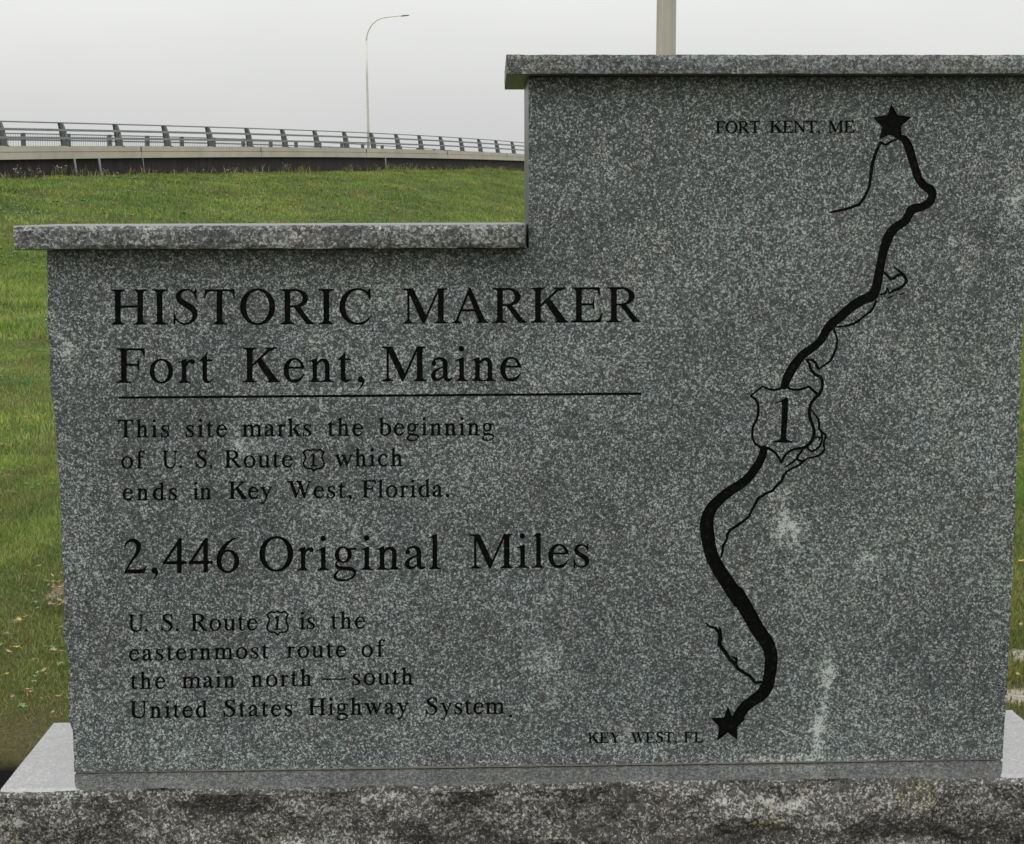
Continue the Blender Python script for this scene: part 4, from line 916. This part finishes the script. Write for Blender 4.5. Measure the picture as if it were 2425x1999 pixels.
V = np.concatenate(bl_V); F = np.concatenate(bl_F); print('blades', nb, 'tris', len(F))
grass = np_mesh('grass', V, F, GRASS, 3)
at_ = grass.data.attributes.new('tone', 'FLOAT', 'POINT'); at_.data.foreach_set('value', np.concatenate(bl_T).astype(np.float32))
tag(grass, 'short mown green grass on the lawn and bank', 'grass', kind='stuff')

# broad-leaved clover and plantain rosettes among the grass
LEAFG = plain('broad_leaf_green', (0.165, 0.25, 0.065), 0.5, var=.3, scale=3)
rv, rf = [], []
cnt = 0
for (n, xr, yr, r0, r1_, marg) in ((2600, (-4, 4), (1.2, 7), .008, .018, 400), (1500, (-9, 6), (7, 16), .02, .035, 200), (2200, (-14, 8), (16, 34), .035, .07, 100), (3000, (-28, 14), (34, 90), .05, .11, 50)):
    x = rng.uniform(*xr, n); y = rng.uniform(*yr, n); ok, _, _ = visible(x, y, marg); s, k = seg_s(x, y)
    ok &= (s > .2) & (fbm(np.stack([x * .8, y * .8, x * 0 + 9], -1), 3) > 0.02); x, y = x[ok], y[ok]; z = height(x, y)
    for a, b, c in zip(x, y, z):
        r = random.uniform(r0, r1_); nl = random.randint(4, 6); t0 = random.random() * 6
        for j in range(nl):
            t = t0 + j * 6.283 / nl; dx, dy = math.cos(t), math.sin(t); w = r * .38; lift = r * random.uniform(.3, .9)
            q = len(rv); hh = c + r * .25 + .012
            rv += [(a, b, hh), (a + dx * r * .55 - dy * w, b + dy * r * .55 + dx * w, hh + lift), (a + dx * r, b + dy * r, hh + lift * .7), (a + dx * r * .55 + dy * w, b + dy * r * .55 - dx * w, hh + lift)]
            rf.append((q, q + 3, q + 2, q + 1))
tag(mesh_obj('ground_cover', rv, rf, LEAFG), 'clover and other broad leaves scattered through the grass', 'ground cover', kind='stuff')

# ------------------------------------------------------------------ weeds along the wall foot
STEMG = plain('weed_stem', (0.13, 0.11, 0.05), 0.8, var=.3, scale=5); WHITE = plain('white_petals', (0.55, 0.55, 0.50), 0.7, var=.15)
WLEAF = plain('weed_leaf', (0.11, 0.15, 0.05), 0.6, var=.3, scale=5); SEEDM = plain('dry_seed_head', (0.24, 0.17, 0.12), 0.9, var=.3, scale=9)
def weed(p, h, flowers, green, lab, grp):
    t = empty('weed', p, lab, 'weed', grp); st, lf, fw = MB(), MB(), MB()
    for i in range(random.randint(4, 7)):
        a = random.random() * 6.28; hh = h * random.uniform(.55, 1); r = hh * random.uniform(.15, .45)
        q = [p, p + Vector((math.cos(a) * r * .4, math.sin(a) * r * .4, hh * .6)), p + Vector((math.cos(a) * r, math.sin(a) * r, hh))]
        st.tube(q, [.012, .009, .006], 4)
        for j in range(random.randint(5, 9)):
            f = random.uniform(.1, .95); c = q[0].lerp(q[2], f) + Vector((random.uniform(-.06, .06), random.uniform(-.06, .06), 0)); s = random.uniform(.03, .075)
            b = random.random() * 6.28; d = Vector((math.cos(b), math.sin(b), random.uniform(-.2, .6))) * s; e_ = Vector((-math.sin(b), math.cos(b), .3)) * s * .35
            lf.add([c, c + d * .5 + e_, c + d, c + d * .5 - e_], [(0, 1, 2, 3)])
        if flowers or (random.random() < .5 and len(fw.v) == 0):
            c = q[2]; s = random.uniform(.018, .034) if flowers else .025
            if flowers and random.random() < .45: continue
            for b in range(4):
                an = b * .785; d = Vector((math.cos(an), math.sin(an), .25)) * s; e_ = Vector((-math.sin(an), math.cos(an), -.2)) * s * .5
                fw.add([c - d, c + e_, c + d, c - e_, c + Vector((0, 0, s * .6))], [(0, 1, 4), (1, 2, 4), (2, 3, 4), (3, 0, 4)])
    st.build('stem', STEMG, t); lf.build('foliage', WLEAF if green else SEEDM, t)
    if fw.v: fw.build('flower' if flowers else 'seed_head', WHITE if flowers else SEEDM, t)
wl_ = []
ORD = 'first second third fourth fifth sixth seventh eighth ninth tenth eleventh twelfth thirteenth fourteenth fifteenth sixteenth seventeenth eighteenth nineteenth twentieth twenty-first twenty-second twenty-third twenty-fourth'.split()
wcount = {}
WEEDS = sorted([(8, 30, 1, 0), (22, 22, 1, 0), (46, 24, 1, 0), (62, 30, 1, 0), (75, 14, 1, 0), (102, 27, 1, 0), (120, 28, 1, 0), (152, 24, 0, 1), (172, 22, 0, 1), (140, 12, 0, 1), (222, 14, 1, 0), (234, 10, 1, 1), (294, 20, 0, 0), (325, 12, 0, 0), (378, 14, 0, 0), (405, 12, 0, 0), (446, 10, 1, 0), (495, 10, 1, 1), (520, 16, 0, 0), (560, 14, 0, 0), (640, 26, 0, 1), (655, 22, 1, 1), (678, 20, 0, 0),
                       (730, 12, 0, 0), (775, 14, 0, 0), (795, 20, 0, 0), (810, 18, 1, 0), (822, 16, 1, 0), (872, 18, 1, 0), (903, 16, 0, 1), (920, 10, 1, 0), (943, 18, 1, 0), (952, 17, 1, 0), (966, 14, 0, 0), (984, 11, 1, 0), (1000, 12, 1, 0), (1012, 20, 0, 0), (1040, 16, 0, 0), (1095, 12, 0, 0), (1125, 15, 0, 0), (1140, 10, 0, 1), (1180, 10, 0, 0), (1215, 9, 0, 0)])
for u, hpx, fl_, gr in WEEDS:
    k = min(np.linspace(-3, 17, 500), key=lambda q: abs(bu(q) - u)); o_ = random.uniform(.25, .9); p = bp(k, o_, 0); p.z = float(height(p.x, p.y)) - .02
    h = hpx / FPX * (p.y + CAMD) * 1.0 + .1
    if fl_: lab, grp = 'straggly weed with small white flower heads at the foot of the dark wall', 'white flowered weeds along the wall'
    elif gr: lab, grp = 'leafy green weed standing against the dark wall', 'green weeds along the wall'
    else: lab, grp = 'brown seeding weed standing against the dark wall', 'brown weeds along the wall'
    q = wcount[grp] = wcount.get(grp, 0) + 1; kind_ = {'white': 'straggly weed with small white flower heads', 'green': 'leafy green weed', 'brown': 'brown seeding weed'}[grp.split()[0]]
    weed(p, h, fl_, gr, f'{kind_} along dark wall, {ORD[q - 1]} from left', grp)

# ------------------------------------------------------------------ fallen leaves near the marker
LV = [plain('dry_leaf_tan', (0.42, 0.31, 0.15), 0.7, var=.2, scale=40), plain('dry_leaf_yellow', (0.50, 0.40, 0.10), 0.7, var=.2, scale=40), plain('dry_leaf_pink_brown', (0.36, 0.25, 0.18), 0.8, var=.25, scale=40)]
def leaf_mesh(mat):
    m = MB(); L, W = 1.0, .42; n = 6; top, bot, midp = [], [], []
    c = random.uniform(.1, .35)
    for i in range(n + 1):
        t = i / n; w = W * math.sin(math.pi * min(1, t * 1.02)) ** .8 * (1 + .25 * random.uniform(-1, 1)); z = c * (t - .5) ** 2 * 2
        midp.append((t * L - .5, 0, z)); top.append((t * L - .5, w * .5, z + .12 + random.uniform(0, .08))); bot.append((t * L - .5, -w * .5, z + .1 + random.uniform(0, .08)))
    v = midp + top + bot; f = []
    for i in range(n): f += [(i, i + 1, n + 2 + i, n + 1 + i), (i + 1, i, 2 * n + 2 + i, 2 * n + 3 + i)]
    m.add(v, f); m.tube([(-.5, 0, c * .5), (-.75, .05, .02)], .02, 4)
    me = bpy.data.meshes.new('fallen_leaf'); me.from_pydata(m.v, [], m.f); me.materials.append(mat); me.update(); return me
lms = [leaf_mesh(m) for m in LV for _ in range(3)]
leafs = [(34, 1535, .035, 1), (20, 1545, .03, 0), (128, 1541, .03, 0), (142, 1543, .026, 0), (104, 1588, .028, 0), (82, 1563, .022, 0), (68, 1635, .028, 0), (74, 1640, .022, 2), (125, 1687, .02, 0), (45, 1468, .03, 1), (58, 1463, .03, 0), (15, 1597, .02, 1), (56, 1361, .025, 0),
         (8, 1055, .06, 1), (60, 988, .05, 0), (118, 1029, .045, 0), (50, 905, .05, 0), (14, 1130, .05, 1), (90, 1342, .03, 0), (30, 1650, .02, 2), (98, 1655, .02, 0), (110, 1598, .022, 2), (138, 1650, .02, 0), (2410, 1600, .03, 1), (2418, 1480, .03, 0), (2420, 1330, .035, 1)]
for i in range(26): leafs.append((random.uniform(112, 158), random.uniform(1355, 1435), random.uniform(.018, .034), 2 if random.random() < .7 else 0))
leafs[:26] = sorted(leafs[:26], key=lambda q: q[1]); lc = {}
for i, (u, v, s, c) in enumerate(leafs):
    if i < 26: lc[c] = lc.get(c, 0) + 1; nth = ORD[lc[c] - 1]
    p = on_z(u, v, 0)
    for _ in range(3): p = on_z(u, v, float(height(p.x, p.y)) + .03)
    o = bpy.data.objects.new('fallen_leaf', lms[c * 3 + i % 3]); COL.objects.link(o); o.location = p; o.scale = (s, s, s)
    o.rotation_euler = (random.uniform(-.3, .3), random.uniform(-.3, .3), random.random() * 6.28)
    if i >= 26: tag(o, 'curled brown leaf in the drift of dead leaves left of the slab', 'leaf', 'drift of dead leaves left of the slab')
    elif c == 1: tag(o, f'yellow fallen leaf on the lawn, {nth} yellow one counting from the far side', 'leaf', 'yellow leaves scattered on the lawn')
    elif c == 2: tag(o, f'pinkish brown fallen leaf on the lawn, {nth} brown one counting from the far side', 'leaf', 'brown leaves scattered on the lawn')
    else: tag(o, f'pale tan fallen leaf on the lawn, {nth} tan one counting from the far side', 'leaf', 'tan leaves scattered on the lawn')

# ------------------------------------------------------------------ flagpole behind the marker
FY = 7.5
c0, cl_, cr_ = on_y(1577, 127, FY), on_y(1553.5, 127, FY), on_y(1600, 127, FY); rad = (cr_.x - cl_.x) / 2; fx = c0.x
ct = on_y(1579.7, 0, FY)
fp = empty('flagpole', (fx, FY, float(height(fx, FY))), 'thick beige weathered pole rising behind the tall right part of the marker', 'pole')
z0 = float(height(fx, FY)); m_ = MB(); hs = [z0, z0 + 1, c0.z, ct.z, 5.5, 9.0]
m_.tube([(fx, FY, h) for h in hs], [rad * 1.04, rad * 1.03, rad, rad * .985, rad * .8, rad * .55], 40); m_.build('pole', POLEM, fp, smooth=True)
m_ = MB(); m_.tube([(fx, FY, z0 - .02), (fx, FY, z0 + .1), (fx, FY, z0 + .14)], [rad * 2.1, rad * 2.1, rad * 1.2], 32); m_.build('base_collar', CONC, fp)
m_ = MB(); m_.tube([(fx, FY, 9.0 + .075 * (1 - math.cos(a))) for a in np.linspace(.25, 3.0, 8)], [.075 * math.sin(a) for a in np.linspace(.25, 3.0, 8)], 16); m_.build('ball_finial', LAMPM, fp, smooth=True)
m_ = MB(); m_.box((fx - rad + 0.02, FY + rad * .8, 1.2), (.02, 0, 0), (0, .03, 0), (0, 0, .08)); m_.build('cleat', STEEL, fp)

# ------------------------------------------------------------------ street lamp beyond the bridge
kL = min(np.linspace(4, 25, 900), key=lambda q: abs(((CR.transposed() @ (bp(q, -12.4, z_ct(q)) - CAMLOC)).x / -(CR.transposed() @ (bp(q, -12.4, z_ct(q)) - CAMLOC)).z) * FPX + IW / 2 - 872.5))
lb = bp(kL, -12.4, z_ct(kL)); LY = lb.y; pxm = (LY + CAMD) / FPX
lamp = empty('street_lamp', (lb.x, lb.y, z_ct(kL) - .1), 'tall curved-arm street lamp rising beyond the bridge railing', 'street lamp')
def LP(u, v): return on_y(u, v, LY)
m_ = MB(); m_.tube([(lb.x, lb.y, z_ct(kL) - .4), LP(872, 300), LP(869, 180), LP(867.8, 96)], [3.4 * pxm, 2.9 * pxm, 2.3 * pxm, 2.0 * pxm], 12); m_.build('pole', LAMPM, lamp, smooth=True)
arm = spl([tuple(LP(u, v)) for u, v in ((867.8, 96), (870, 80), (878, 63), (889, 51), (903, 43.5), (921, 40.5), (950, 37.3))], 5)
m_ = MB(); m_.tube([tuple(p) for p in arm], list(np.linspace(1.7, .9, len(arm)) * pxm), 10); m_.build('arm', LAMPM, lamp, smooth=True)
a, b = LP(949, 38.2), LP(970, 36); d = (b - a); m_ = MB()
m_.tube([a, a + d * .15, a + d * .8, b], [.7 * pxm, 1.5 * pxm, 1.3 * pxm, .6 * pxm], 8)
m_.build('lamp_head', STEEL, lamp, smooth=True); m_ = MB(); c = a + d * .35; m_.tube([c, c + Vector((0, 0, 2.6 * pxm))], .8 * pxm, 8); m_.build('photocell', STEEL, lamp)
print('lamp', lb, 'flag r', rad)
